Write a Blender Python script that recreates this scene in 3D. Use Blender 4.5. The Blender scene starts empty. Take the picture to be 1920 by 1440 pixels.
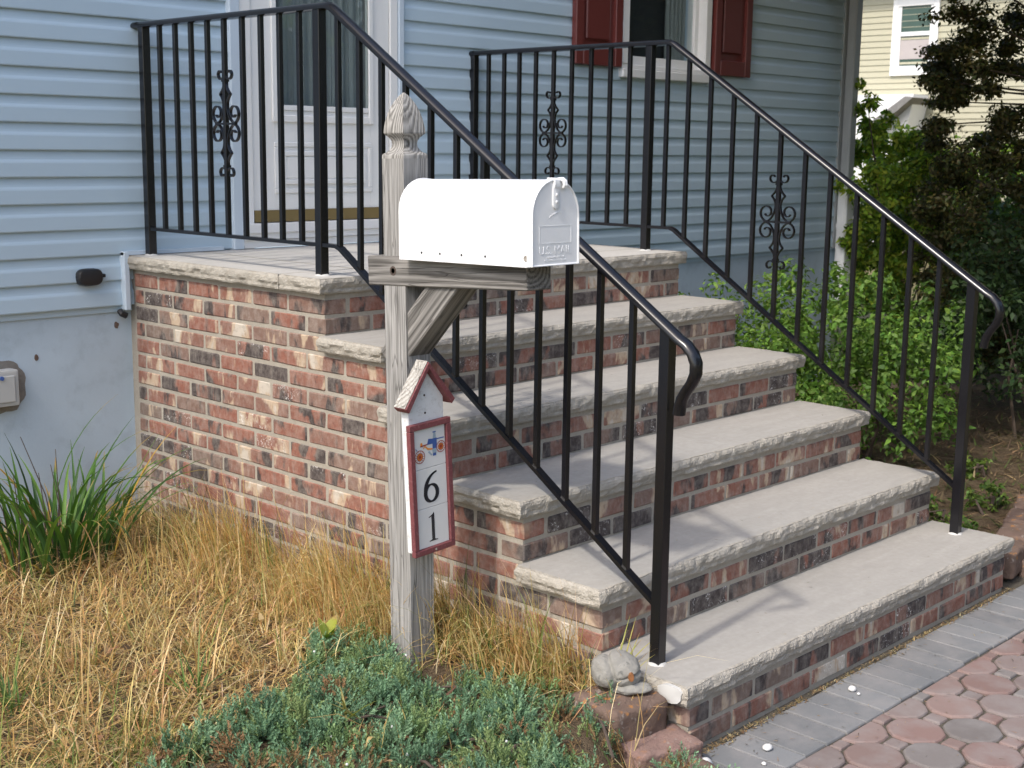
import bpy, bmesh, math, random
import numpy as np
from mathutils import Vector, Matrix, noise as mnoise

R = math.radians
scene = bpy.context.scene
C = scene.collection
rng = random.Random(61)
nr = np.random.default_rng(61)

# ------------------------------------------------------------------ camera
def make_camera():
    yaw, pitch, roll = .7661, -.1751, .0127
    f = Vector((math.cos(yaw)*math.cos(pitch), math.sin(yaw)*math.cos(pitch), math.sin(pitch)))
    r = Vector((math.sin(yaw), -math.cos(yaw), 0)); u = r.cross(f)
    r2 = r*math.cos(roll) + u*math.sin(roll); u2 = -r*math.sin(roll) + u*math.cos(roll)
    m = Matrix((r2, u2, -f)).transposed().to_4x4(); m.translation = (-2.6347, -3.3738, 1.5284)
    cd = bpy.data.cameras.new('camera'); co = bpy.data.objects.new('camera', cd); C.objects.link(co)
    co.matrix_world = m
    cd.sensor_width = 36; cd.lens = 2491.4/1920*36
    cd.clip_start = .05; cd.clip_end = 2000
    cd.dof.use_dof = True; cd.dof.focus_distance = 3.75; cd.dof.aperture_fstop = 9.0
    scene.camera = co
make_camera()

# ------------------------------------------------------------------ light
SUN = Vector((-.84, -.10, 1.0)).normalized()
ELEV = math.asin(SUN.z); AZ = math.atan2(SUN.x, SUN.y)
world = bpy.data.worlds.new('World'); scene.world = world; world.use_nodes = True
wt = world.node_tree; wt.nodes.clear()
sky = wt.nodes.new('ShaderNodeTexSky'); sky.sky_type = 'NISHITA'; sky.sun_disc = False
sky.sun_elevation = ELEV; sky.sun_rotation = AZ; sky.air_density = 1.0; sky.dust_density = 3.0; sky.ozone_density = 1.0
bg = wt.nodes.new('ShaderNodeBackground'); bg.inputs[1].default_value = .15
wo = wt.nodes.new('ShaderNodeOutputWorld')
wt.links.new(sky.outputs[0], bg.inputs[0]); wt.links.new(bg.outputs[0], wo.inputs[0])
sl = bpy.data.lights.new('sun', 'SUN'); sl.energy = 1.3; sl.angle = R(2.6); sl.color = (1, .95, .87)
so = bpy.data.objects.new('sun', sl); C.objects.link(so)
so.rotation_euler = SUN.to_track_quat('Z', 'Y').to_euler()
scene.view_settings.view_transform = 'Standard'; scene.view_settings.look = 'None'
scene.view_settings.gamma = 1; scene.view_settings.use_curve_mapping = False
scene.view_settings.exposure = 1.06

# ------------------------------------------------------------------ helpers
def tag(o, label=None, cat=None, group=None, kind=None):
    if label: o['label'] = label
    if cat: o['category'] = cat
    if group: o['group'] = group
    if kind: o['kind'] = kind
    return o

def empty(name, loc=(0, 0, 0), rot=(0, 0, 0)):
    o = bpy.data.objects.new(name, None); o.location = loc; o.rotation_euler = rot
    o.empty_display_size = .05; C.objects.link(o); return o

def link(name, me, parent=None, loc=(0, 0, 0), rot=(0, 0, 0)):
    o = bpy.data.objects.new(name, me); o.location = loc; o.rotation_euler = rot
    if parent: o.parent = parent
    C.objects.link(o); return o

class MB:
    """collects vertices and faces of one mesh"""
    def __init__(s): s.v = []; s.f = []; s.mi = []; s.m = 0
    def add(s, vs, fs):
        n = len(s.v); s.v += [tuple(v) for v in vs]; s.f += [tuple(i+n for i in f) for f in fs]; s.mi += [s.m]*len(fs)
        return s
    def box(s, x0, x1, y0, y1, z0, z1, M=None):
        vs = [Vector((x, y, z)) for x in (x0, x1) for y in (y0, y1) for z in (z0, z1)]
        if M is not None: vs = [M @ v for v in vs]
        return s.add(vs, [(0, 1, 3, 2), (4, 6, 7, 5), (0, 4, 5, 1), (2, 3, 7, 6), (0, 2, 6, 4), (1, 5, 7, 3)])
    def loft(s, rings, cap=True, closed=True):
        n = len(rings[0]); vs = [p for r in rings for p in r]; fs = []
        for i in range(len(rings)-1):
            for j in range(n if closed else n-1):
                a = i*n+j; b = i*n+(j+1) % n
                fs.append((a, b, b+n, a+n))
        if cap:
            fs.append(tuple(range(n-1, -1, -1))); fs.append(tuple(range((len(rings)-1)*n, len(rings)*n)))
        return s.add(vs, fs)
    def sweep(s, pts, prof, up=Vector((1, 0, 0)), cap=True):
        """prof: list of (a,b); a along `side`, b along the in-plane normal"""
        pts = [Vector(p) for p in pts]; rings = []
        for i, p in enumerate(pts):
            if i == 0: t = (pts[1]-p).normalized()
            elif i == len(pts)-1: t = (p-pts[i-1]).normalized()
            else:
                t1 = (p-pts[i-1]).normalized(); t2 = (pts[i+1]-p).normalized(); t = (t1+t2).normalized()
            n = t.cross(up).normalized(); sd = n.cross(t).normalized()
            k = 1.0
            if 0 < i < len(pts)-1: k = 1/max(.5, t.dot(t1))
            rings.append([p+sd*a+n*b*k for a, b in prof])
        return s.loft(rings, cap)
    def tube(s, pts, rad, n=6):
        pts = [Vector(p) for p in pts]; rings = []
        if not isinstance(rad, (list, tuple)): rad = [rad]*len(pts)
        for i, p in enumerate(pts):
            t = (pts[min(i+1, len(pts)-1)]-pts[max(i-1, 0)]).normalized()
            a = t.orthogonal().normalized() if i == 0 else (a-t*a.dot(t)).normalized()
            b = t.cross(a)
            rings.append([p+(a*math.cos(2*math.pi*k/n)+b*math.sin(2*math.pi*k/n))*rad[i] for k in range(n)])
        return s.loft(rings)
    def mesh(s, name, mats, smooth=False, bevel=0, seg=1):
        me = bpy.data.meshes.new(name); me.from_pydata(s.v, [], s.f)
        for m in (mats if isinstance(mats, (list, tuple)) else [mats]): me.materials.append(m)
        if any(s.mi): me.polygons.foreach_set('material_index', s.mi)
        bm = bmesh.new(); bm.from_mesh(me)
        bmesh.ops.recalc_face_normals(bm, faces=bm.faces)
        if bevel: bmesh.ops.bevel(bm, geom=list(bm.edges), offset=bevel, segments=seg, affect='EDGES', profile=.7)
        bm.to_mesh(me); bm.free()
        if smooth:
            me.polygons.foreach_set('use_smooth', [True]*len(me.polygons))
            me.set_sharp_from_angle(angle=R(40))
        me.update(); return me
    def obj(s, name, mats, parent=None, loc=(0, 0, 0), rot=(0, 0, 0), **k):
        return link(name, s.mesh(name, mats, **k), parent, loc, rot)

def np_mesh(name, V, F, mats, col=None, parent=None, smooth=False):
    """big meshes from arrays: F is (n,3) or (n,4)"""
    me = bpy.data.meshes.new(name)
    V = np.ascontiguousarray(V, np.float32); F = np.ascontiguousarray(F, np.int32); k = F.shape[1]
    me.vertices.add(len(V)); me.vertices.foreach_set('co', V.ravel())
    me.loops.add(F.size); me.loops.foreach_set('vertex_index', F.ravel())
    me.polygons.add(len(F)); me.polygons.foreach_set('loop_start', np.arange(0, F.size, k, dtype=np.int32))
    me.polygons.foreach_set('loop_total', np.full(len(F), k, np.int32))
    me.update(calc_edges=True)
    for m in (mats if isinstance(mats, (list, tuple)) else [mats]): me.materials.append(m)
    if col is not None:
        at = me.color_attributes.new('tone', 'FLOAT_COLOR', 'POINT')
        c4 = np.ones((len(V), 4), np.float32); c4[:, :3] = col
        at.data.foreach_set('color', c4.ravel())
    if smooth: me.polygons.foreach_set('use_smooth', np.ones(len(F), bool))
    me.validate(); me.update()
    return link(name, me, parent)

# ------------------------------------------------------------------ materials
class NT:
    def __init__(s, name):
        s.m = bpy.data.materials.new(name); s.m.use_nodes = True; s.t = s.m.node_tree; s.n = s.t.nodes
        s.b = s.n['Principled BSDF']
    def new(s, ty, **k):
        n = s.n.new('ShaderNode'+ty)
        for a, v in k.items(): setattr(n, a, v)
        return n
    def set(s, node, **k):
        for a, v in k.items():
            i = node.inputs[a.replace('_', ' ')] if not a.startswith('i') or not a[1:].isdigit() else node.inputs[int(a[1:])]
            if hasattr(v, 'node'): s.t.links.new(v, i)
            else: i.default_value = v
        return node
    def coord(s, kind='Object', scale=(1, 1, 1), loc=None):
        tc = s.new('TexCoord'); mp = s.new('Mapping'); s.t.links.new(tc.outputs[kind], mp.inputs[0])
        mp.inputs['Scale'].default_value = scale
        if loc is not None:
            if hasattr(loc, 'node'): s.t.links.new(loc, mp.inputs['Location'])
            else: mp.inputs['Location'].default_value = loc
        return mp.outputs[0]
    def world(s, scale=(1, 1, 1)):
        g = s.new('NewGeometry'); mp = s.new('Mapping'); s.t.links.new(g.outputs['Position'], mp.inputs[0])
        mp.inputs['Scale'].default_value = scale; return mp.outputs[0]
    def noise(s, vec, scale, detail=4, rough=.55, dist=0):
        n = s.new('TexNoise'); s.set(n, Vector=vec, Scale=scale, Detail=detail, Roughness=rough, Distortion=dist); return n.outputs['Fac']
    def ramp(s, fac, stops, interp='LINEAR'):
        n = s.new('ValToRGB'); s.t.links.new(fac, n.inputs[0]); cr = n.color_ramp; cr.interpolation = interp
        while len(cr.elements) < len(stops): cr.elements.new(.5)
        for e, (p, c) in zip(cr.elements, stops):
            e.position = p; e.color = (*c, 1) if isinstance(c, (tuple, list)) else (c, c, c, 1)
        return n.outputs[0]
    def mix(s, fac, a, b, mode='MIX'):
        n = s.new('Mix', data_type='RGBA', blend_type=mode)
        for i, v in ((0, fac), (6, a), (7, b)):
            if hasattr(v, 'node'): s.t.links.new(v, n.inputs[i])
            else: n.inputs[i].default_value = (*v, 1) if isinstance(v, (tuple, list)) else v
        return n.outputs[2]
    def math(s, op, a, b=0.0):
        n = s.new('Math', operation=op)
        if op == 'MULTIPLY_ADD': n.inputs[2].default_value = .5-.5*b
        for i, v in ((0, a), (1, b)):
            if hasattr(v, 'node'): s.t.links.new(v, n.inputs[i])
            else: n.inputs[i].default_value = v
        return n.outputs[0]
    def bump(s, h, strength=.3, dist=.002):
        n = s.new('Bump'); s.set(n, Height=h, Strength=strength, Distance=dist)
        s.t.links.new(n.outputs[0], s.b.inputs['Normal'])
    def out(s, color=None, rough=.6, metal=0, spec=.5):
        if color is not None:
            if hasattr(color, 'node'): s.t.links.new(color, s.b.inputs['Base Color'])
            else: s.b.inputs['Base Color'].default_value = (*color, 1)
        if hasattr(rough, 'node'): s.t.links.new(rough, s.b.inputs['Roughness'])
        else: s.b.inputs['Roughness'].default_value = rough
        s.b.inputs['Metallic'].default_value = metal; s.b.inputs['Specular IOR Level'].default_value = spec
        return s.m

def paint(name, col, rough=.45, var=.08, sc=9, bump=.05, dirt=None, world=False):
    n = NT(name); v = n.world() if world else n.coord()
    f = n.noise(v, sc, 5)
    c = n.mix(f, tuple(x*(1-var) for x in col), tuple(min(1, x*(1+var)) for x in col))
    if dirt:
        d = n.ramp(n.noise(v, sc*2.2, 6, .7), [(.52, 0.0), (.72, 1.0)])
        c = n.mix(n.math('MULTIPLY', d, dirt[1]), c, dirt[0])
    if bump: n.bump(n.noise(v, sc*25, 3), bump, .001)
    return n.out(c, rough)

def brick_mat():
    n = NT('fired_brick')
    oi = n.new('ObjectInfo')
    rnd = oi.outputs['Random']; sep = n.new('SeparateColor'); n.t.links.new(oi.outputs['Color'], sep.inputs[0])
    tone, band, white = sep.outputs[0], sep.outputs[1], sep.outputs[2]
    cmb = n.new('CombineXYZ'); n.set(cmb, X=n.math('MULTIPLY', rnd, 97.0), Y=n.math('MULTIPLY', rnd, 31.0), Z=n.math('MULTIPLY', rnd, 53.0))
    v = n.coord('Object', (1, 1, 1), cmb.outputs[0])
    vb = n.coord('Object', (1, .34, .42), cmb.outputs[0])
    # firing bands across the length of the brick, shifted by the brick's own tone
    f = n.math('ADD', n.math('MULTIPLY_ADD', n.noise(vb, 9.5, 4, .58, .35), 1.55), n.math('MULTIPLY', n.math('SUBTRACT', tone, .5), .62))
    red = n.mix(n.noise(v, 30, 4), (.195, .072, .050), (.295, .128, .090))
    taupe = n.mix(n.noise(v, 26, 4), (.135, .100, .082), (.21, .155, .125))
    red = n.mix(band, red, taupe)
    c = n.mix(n.ramp(f, [(.35, 1.0), (.43, 0.0)]), red, (.060, .048, .046))
    c = n.mix(n.ramp(f, [(.61, 0.0), (.68, .95)]), c, (.46, .35, .245))
    c = n.mix(n.ramp(f, [(.72, 0.0), (.79, .9)]), c, (.52, .47, .40))
    # pale haze of washed mortar on the face, salts on dark patches
    hz = n.math('MULTIPLY', n.ramp(n.noise(v, 34, 5, .7), [(.42, 0.0), (.80, 1.0)]), .36)
    c = n.mix(hz, c, (.50, .45, .39))
    sp = n.ramp(n.noise(v, 120, 4, .65, .8), [(.56, 0.0), (.66, .85)])
    area = n.ramp(n.noise(v, 20, 1), [(.44, 0.0), (.56, 1.0)])
    c = n.mix(n.math('MULTIPLY', n.math('MULTIPLY', sp, area), white), c, (.75, .73, .70))
    vs_ = n.coord('Object', (1, .4, .3), cmb.outputs[0])
    c = n.mix(n.math('MULTIPLY', n.ramp(n.noise(vs_, 46, 4, .65), [(.50, 0.0), (.74, 1.0)]), .28), c, (.46, .41, .36))
    c = n.mix(n.math('MULTIPLY', n.ramp(n.noise(v, 55, 5, .7), [(.50, 0.0), (.70, 1.0)]), .35), c, (.10, .075, .065))
    h = n.math('ADD', n.noise(v, 90, 6, .65), n.math('MULTIPLY', n.noise(v, 420, 2), .35))
    n.bump(h, .55, .0035)
    return n.out(c, .86, spec=.25)

def stone_mat(name, a, b, c_, grain=70, bump=.5, dist=.004):
    n = NT(name); v = n.world()
    f = n.noise(v, 3.2, 5, .6); g = n.noise(v, grain, 4, .6)
    c = n.mix(f, a, b); c = n.mix(n.ramp(g, [(.35, 0.0), (.8, 1.0)]), c, c_)
    st = n.ramp(n.noise(v, 7.5, 6, .65), [(.55, 0.0), (.75, 1.0)])
    c = n.mix(n.math('MULTIPLY', st, .35), c, tuple(x*.72 for x in a))
    sk = n.ramp(n.noise(n.world((1.1, 5, 5)), 4.5, 6, .62, .5), [(.40, 0.0), (.60, 1.0)])
    c = n.mix(n.math('MULTIPLY', sk, .30), c, tuple(x*.80 for x in a))
    n.bump(n.math('ADD', g, n.math('MULTIPLY', n.noise(v, grain*4, 3), .5)), bump, dist)
    return n.out(c, .9, spec=.25)

def wood_mat(name, lo, hi, rings=150, bump=.8, stain=.25, RW=.2):
    """solid weathered wood: growth rings round a pith that lies along local Z"""
    n = NT(name); v = n.coord('Object', (1, 1, .16))
    oi = n.new('ObjectInfo')
    wob = n.noise(v, 9, 3); sx = n.new('SeparateXYZ'); n.t.links.new(v, sx.inputs[0])
    dx = n.math('ADD', n.math('ADD', sx.outputs[0], .021), n.math('MULTIPLY', n.math('SUBTRACT', wob, .5), .05))
    dy = n.math('ADD', n.math('ADD', sx.outputs[1], -.014), n.math('MULTIPLY', n.math('SUBTRACT', n.noise(v, 7, 2), .5), .04))
    rr = n.math('SQRT', n.math('ADD', n.math('MULTIPLY', dx, dx), n.math('MULTIPLY', dy, dy)))
    ring = n.math('ADD', n.math('MULTIPLY', n.math('SINE', n.math('MULTIPLY', rr, rings*6.28)), .5), .5)
    fib = n.noise(n.coord('Object', (230, 230, 5)), 1, 3, .6)
    blot = n.noise(n.coord('Object', (9, 9, 3)), 1, 4, .6)
    g = n.math('ADD', n.math('MULTIPLY', ring, RW), n.math('MULTIPLY', fib, 1-RW))
    c = n.ramp(g, [(.22, lo), (.5, tuple((a+b)/2 for a, b in zip(lo, hi))), (.78, hi)])
    c = n.mix(n.math('MULTIPLY', n.ramp(blot, [(.45, 0.0), (.75, 1.0)]), stain), c, tuple(x*.45 for x in lo))
    crk = n.ramp(n.noise(n.coord('Object', (34, 34, 2.2)), 1, 2, .5, .4), [(.485, 0.0), (.5, 1.0), (.515, 0.0)])
    c = n.mix(n.math('MULTIPLY', crk, .5), c, (.04, .036, .033))
    n.bump(n.math('SUBTRACT', g, n.math('MULTIPLY', crk, .8)), bump, .0022)
    return n.out(c, .92, spec=.15)

def leaf_mat(name, rough=.55, trans=.35, tint=(1.25, 1.3, .5)):
    n = NT(name); a = n.new('VertexColor', layer_name='tone')
    c = a.outputs[0]; n.out(c, rough, spec=.35)
    tr = n.new('BsdfTranslucent'); ms = n.new('MixShader'); mo = n.n['Material Output']
    n.t.links.new(n.mix(1.0, c, tint, 'MULTIPLY'), tr.inputs[0])
    ms.inputs[0].default_value = trans
    n.t.links.new(n.b.outputs[0], ms.inputs[1]); n.t.links.new(tr.outputs[0], ms.inputs[2]); n.t.links.new(ms.outputs[0], mo.inputs[0])
    return n.m

def glass_mat(name, refl=.75):
    n = NT(name); n.n.remove(n.b); mo = n.n['Material Output']
    fr = n.new('Fresnel'); fr.inputs[0].default_value = 1.7
    t = n.new('BsdfTransparent'); t.inputs[0].default_value = (.86, .9, .9, 1)
    g = n.new('BsdfGlossy'); g.inputs['Roughness'].default_value = .02
    gm = n.new('NewGeometry'); front = n.math('SUBTRACT', 1.0, gm.outputs['Backfacing'])
    ms = n.new('MixShader'); n.t.links.new(n.math('MULTIPLY', fr.outputs[0], front), ms.inputs[0]); n.t.links.new(t.outputs[0], ms.inputs[1]); n.t.links.new(g.outputs[0], ms.inputs[2])
    n.t.links.new(ms.outputs[0], mo.inputs[0]); return n.m

def siding_mat(name, col, rough=.42):
    n = NT(name); v = n.coord('Object', (.6, 3, 3))
    c = n.mix(n.noise(v, 4, 4), tuple(x*.95 for x in col), tuple(x*1.04 for x in col))
    oi = n.new('ObjectInfo')
    c = n.mix(n.math('MULTIPLY', oi.outputs['Random'], .10), c, tuple(x*.8 for x in col))
    n.bump(n.noise(n.coord('Object', (3, 60, 120)), 4, 3), .07, .001)
    return n.out(c, rough)

M = {}
M['brick'] = brick_mat()
M['mortar'] = stone_mat('mortar', (.355, .32, .26), (.41, .375, .325), (.31, .28, .235), 120, .5, .003)
M['lime'] = stone_mat('limestone', (.345, .327, .297), (.397, .378, .347), (.322, .305, .275), 55, .35, .002)
M['limepale'] = stone_mat('pale_limestone', (.46, .44, .405), (.52, .50, .47), (.44, .42, .385), 55, .35, .002)
M['limerough'] = stone_mat('limestone_split_face', (.375, .345, .295), (.45, .42, .37), (.30, .275, .23), 38, .75, .008)
M['iron'] = paint('black_iron_paint', (.007, .007, .009), .22, .1, 14, .06)
M['caulk'] = paint('white_caulk', (.50, .495, .475), .8, .05)
M['siding'] = siding_mat('blue_vinyl_siding', (.455, .57, .65))
M['trimblue'] = paint('pale_blue_trim', (.56, .65, .73), .4, .03)
M['white'] = paint('white_paint', (.78, .78, .77), .4, .03, dirt=((.6, .58, .53), .2))
M['cream'] = paint('door_white', (.82, .82, .80), .38, .03)
M['found'] = paint('painted_foundation', (.47, .56, .625), .8, .18, 3, .6, dirt=((.30, .36, .40), .5), world=True)
M['patch'] = stone_mat('bare_concrete', (.22, .205, .18), (.28, .26, .23), (.19, .17, .15), 80)
M['maroon'] = paint('maroon_shutter_paint', (.135, .032, .028), .35, .1)
M['gold'] = paint('brass_sweep', (.20, .145, .055), .4, .1)
M['black'] = paint('black_plastic', (.016, .016, .017), .45, .1)
M['dark'] = paint('dark_interior', (.05, .05, .052), .9, .2, bump=0)
M['curtain'] = paint('grey_curtain', (.30, .31, .31), .9, .15, 4, 0)
M['glass'] = glass_mat('window_glass')
M['mailwhite'] = paint('mailbox_enamel', (.78, .785, .79), .36, .03, 6, .04, dirt=((.55, .54, .50), .16))
M['steel'] = paint('old_steel', (.33, .30, .26), .4, .2)
M['rust'] = paint('rusty_bolt', (.07, .05, .04), .7, .3, 40)
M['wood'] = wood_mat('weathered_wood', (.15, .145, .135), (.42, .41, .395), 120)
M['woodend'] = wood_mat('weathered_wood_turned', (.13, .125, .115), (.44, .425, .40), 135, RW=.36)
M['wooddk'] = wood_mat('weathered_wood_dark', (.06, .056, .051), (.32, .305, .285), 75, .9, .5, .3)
M['tile'] = paint('glazed_tile', (.66, .66, .65), .18, .03, 20, 0)
M['ink'] = paint('black_glaze', (.012, .015, .022), .25, .05, bump=0)
M['signred'] = paint('worn_maroon_paint', (.165, .045, .050), .65, .25, 60, .25, dirt=((.33, .17, .17), .55))
M['signwhite'] = paint('flaking_white_paint', (.70, .715, .72), .7, .06, 40, .5, dirt=((.33, .30, .26), .5))
M['orange'] = paint('orange_glaze', (.75, .27, .03), .3, .1, bump=0)
M['redg'] = paint('red_glaze', (.30, .04, .03), .3, .1, bump=0)
M['blueg'] = paint('blue_glaze', (.05, .11, .33), .3, .2, bump=0)
M['greyg'] = paint('grey_blue_glaze', (.30, .38, .45), .3, .2, bump=0)
M['worn'] = wood_mat('worn_white_wood', (.20, .18, .15), (.60, .58, .54), 90)
M['pebble'] = paint('white_pebble', (.66, .65, .63), .6, .08)
M['soil'] = stone_mat('garden_soil', (.12, .085, .052), (.19, .14, .085), (.08, .056, .036), 45, 1, .02)
M['base'] = stone_mat('walk_joint_sand', (.09, .08, .062), (.125, .11, .085), (.07, .06, .048), 60, .8, .006)
M['lawn'] = stone_mat('lawn', (.20, .17, .08), (.15, .15, .06), (.24, .19, .10), 20, 1, .03)
M['leaf'] = leaf_mat('leaf')
M['blade'] = leaf_mat('grass_blade', .6, .3, (1.15, 1.1, .7))
M['needle'] = leaf_mat('juniper_needle', .6, .15, (1, 1.1, .8))
M['bark'] = paint('bark', (.085, .062, .048), .95, .35, 30, 1)
M['farside'] = siding_mat('beige_siding', (.42, .40, .29), .6)
M['shingle'] = stone_mat('grey_shingle', (.20, .195, .19), (.27, .265, .25), (.16, .155, .15), 20)
M['farglass'] = paint('far_window_glass', (.035, .075, .062), .08, .3, 3, 0)
M['blind'] = paint('window_blind', (.42, .38, .37), .8, .1)
M['spout'] = paint('grey_downspout', (.34, .355, .36), .45, .06)  # upper downspout's shade is put into this grey; corner post shares it
M['rustspot'] = paint('rust_stain', (.24, .10, .035), .9, .4, 60)
M['grey'] = paint('grey_plastic', (.47, .47, .45), .5, .08)

def rock_mat():
    n = NT('grey_field_stone'); v = n.coord()
    c = n.mix(n.noise(v, 16, 6, .65), (.16, .155, .14), (.36, .345, .31))
    c = n.mix(n.ramp(n.noise(v, 60, 4), [(.6, 0.0), (.75, 1.0)]), c, (.10, .10, .09))
    n.bump(n.noise(v, 70, 6, .65), .8, .006)
    return n.out(c, .92, spec=.2)
M['rock'] = rock_mat()
def block_mat(name, a, b, lich):
    n = NT(name); v = n.world()
    c = n.mix(n.noise(v, 22, 6, .65), a, b)
    c = n.mix(n.math('MULTIPLY', n.ramp(n.noise(v, 27, 3, .6), [(.60, 0.0), (.68, 1.0)]), lich), c, (.42, .19, .05))
    c = n.mix(n.math('MULTIPLY', n.ramp(n.noise(v, 41, 3, .6), [(.62, 0.0), (.70, 1.0)]), .6), c, (.38, .34, .30))
    n.bump(n.noise(v, 110, 5, .65), .8, .006)
    return n.out(c, .93, spec=.2)
M['blockbrown'] = block_mat('brown_edging_block', (.10, .070, .055), (.21, .145, .115), .8)
M['blockpink'] = block_mat('pinkish_edging_block', (.19, .115, .095), (.29, .20, .17), .3)
def paver_mat():
    n = NT('concrete_paver'); oi = n.new('ObjectInfo'); v = n.world()
    c = n.mix(n.noise(v, 14, 5, .6), (0, 0, 0), (.1, .1, .1))
    c = n.mix(.16, oi.outputs['Color'], c)
    c = n.mix(n.math('MULTIPLY', n.ramp(n.noise(v, 8, 5, .6), [(.42, 0.0), (.68, 1.0)]), .5), c, (.27, .255, .245))
    c = n.mix(n.math('MULTIPLY', n.ramp(n.noise(v, 30, 5, .7), [(.58, 0.0), (.72, 1.0)]), .3), c, (.15, .135, .12))
    n.bump(n.noise(v, 160, 4, .6), .35, .002)
    return n.out(c, .88, spec=.25)
M['paver'] = paver_mat()

# ------------------------------------------------------------------ dimensions shared by the stoop
H, D, T, W, CO = .1855, .2967, .0492, 1.88, .1855/3
ZT = lambda i: (6-i)*H            # tread top, 0 = landing
YB = lambda i: -i*D               # brick face below tread i
YW = 1.19                         # house wall

def vn(p, s=1.0):
    return mnoise.noise(Vector(p)*s)

# ------------------------------------------------------------------ ground
def ground_mesh():
    g = MB(); s = 600.0
    g.add([(-s, -s, -.03), (s, -s, -.03), (s, s, -.03), (-s, s, -.03)], [(0, 1, 2, 3)])
    o = g.obj('ground', M['lawn']); tag(o, kind='structure')
ground_mesh()

def bed_height(x, y):
    z = .11 + .012*vn((x*2.1, y*2.1, .3)) + .01*vn((x*6, y*6, 2.2))
    z -= .115*min(1, max(0, (x+.36)/.12))*min(1, max(0, (-1.41-y)/.06))     # falls away to the walk beside the edging blocks
    return z
def bed():
    """raised garden bed in front of the foundation; its right edge follows the edging blocks"""
    xs = np.linspace(-4.0, .02, 90); ys = np.linspace(-2.6, 1.21, 84); v = []; f = []
    for y in ys:
        for x in xs:
            lim = -.03 if y > -1.42 else -.06 + (y+1.42)*.15
            xx = min(x, lim) if y < -1.42 else x
            z = bed_height(xx, y)
            if y < -1.42 and x >= lim-.02: z = -.05
            v.append((xx, y, z))
    nx = len(xs)
    for j in range(len(ys)-1):
        for i in range(nx-1):
            a = j*nx+i; f.append((a, a+1, a+nx+1, a+nx))
    o = np_mesh('garden_bed', np.array(v), np.array(f), M['soil'], smooth=True); tag(o, kind='structure')
bed()
def side_soil():
    xs = np.linspace(1.86, 9, 80); ys = np.linspace(-1.40, 1.22, 40); v = []; f = []
    for y in ys:
        for x in xs: v.append((x, y, .03+.02*vn((x*3, y*3, 5))+.012*vn((x*9, y*9, 1))))
    nx = len(xs)
    for j in range(len(ys)-1):
        for i in range(nx-1):
            a = j*nx+i; f.append((a, a+1, a+nx+1, a+nx))
    o = np_mesh('side_bed', np.array(v), np.array(f), M['soil'], smooth=True); tag(o, kind='structure')
side_soil()

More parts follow.
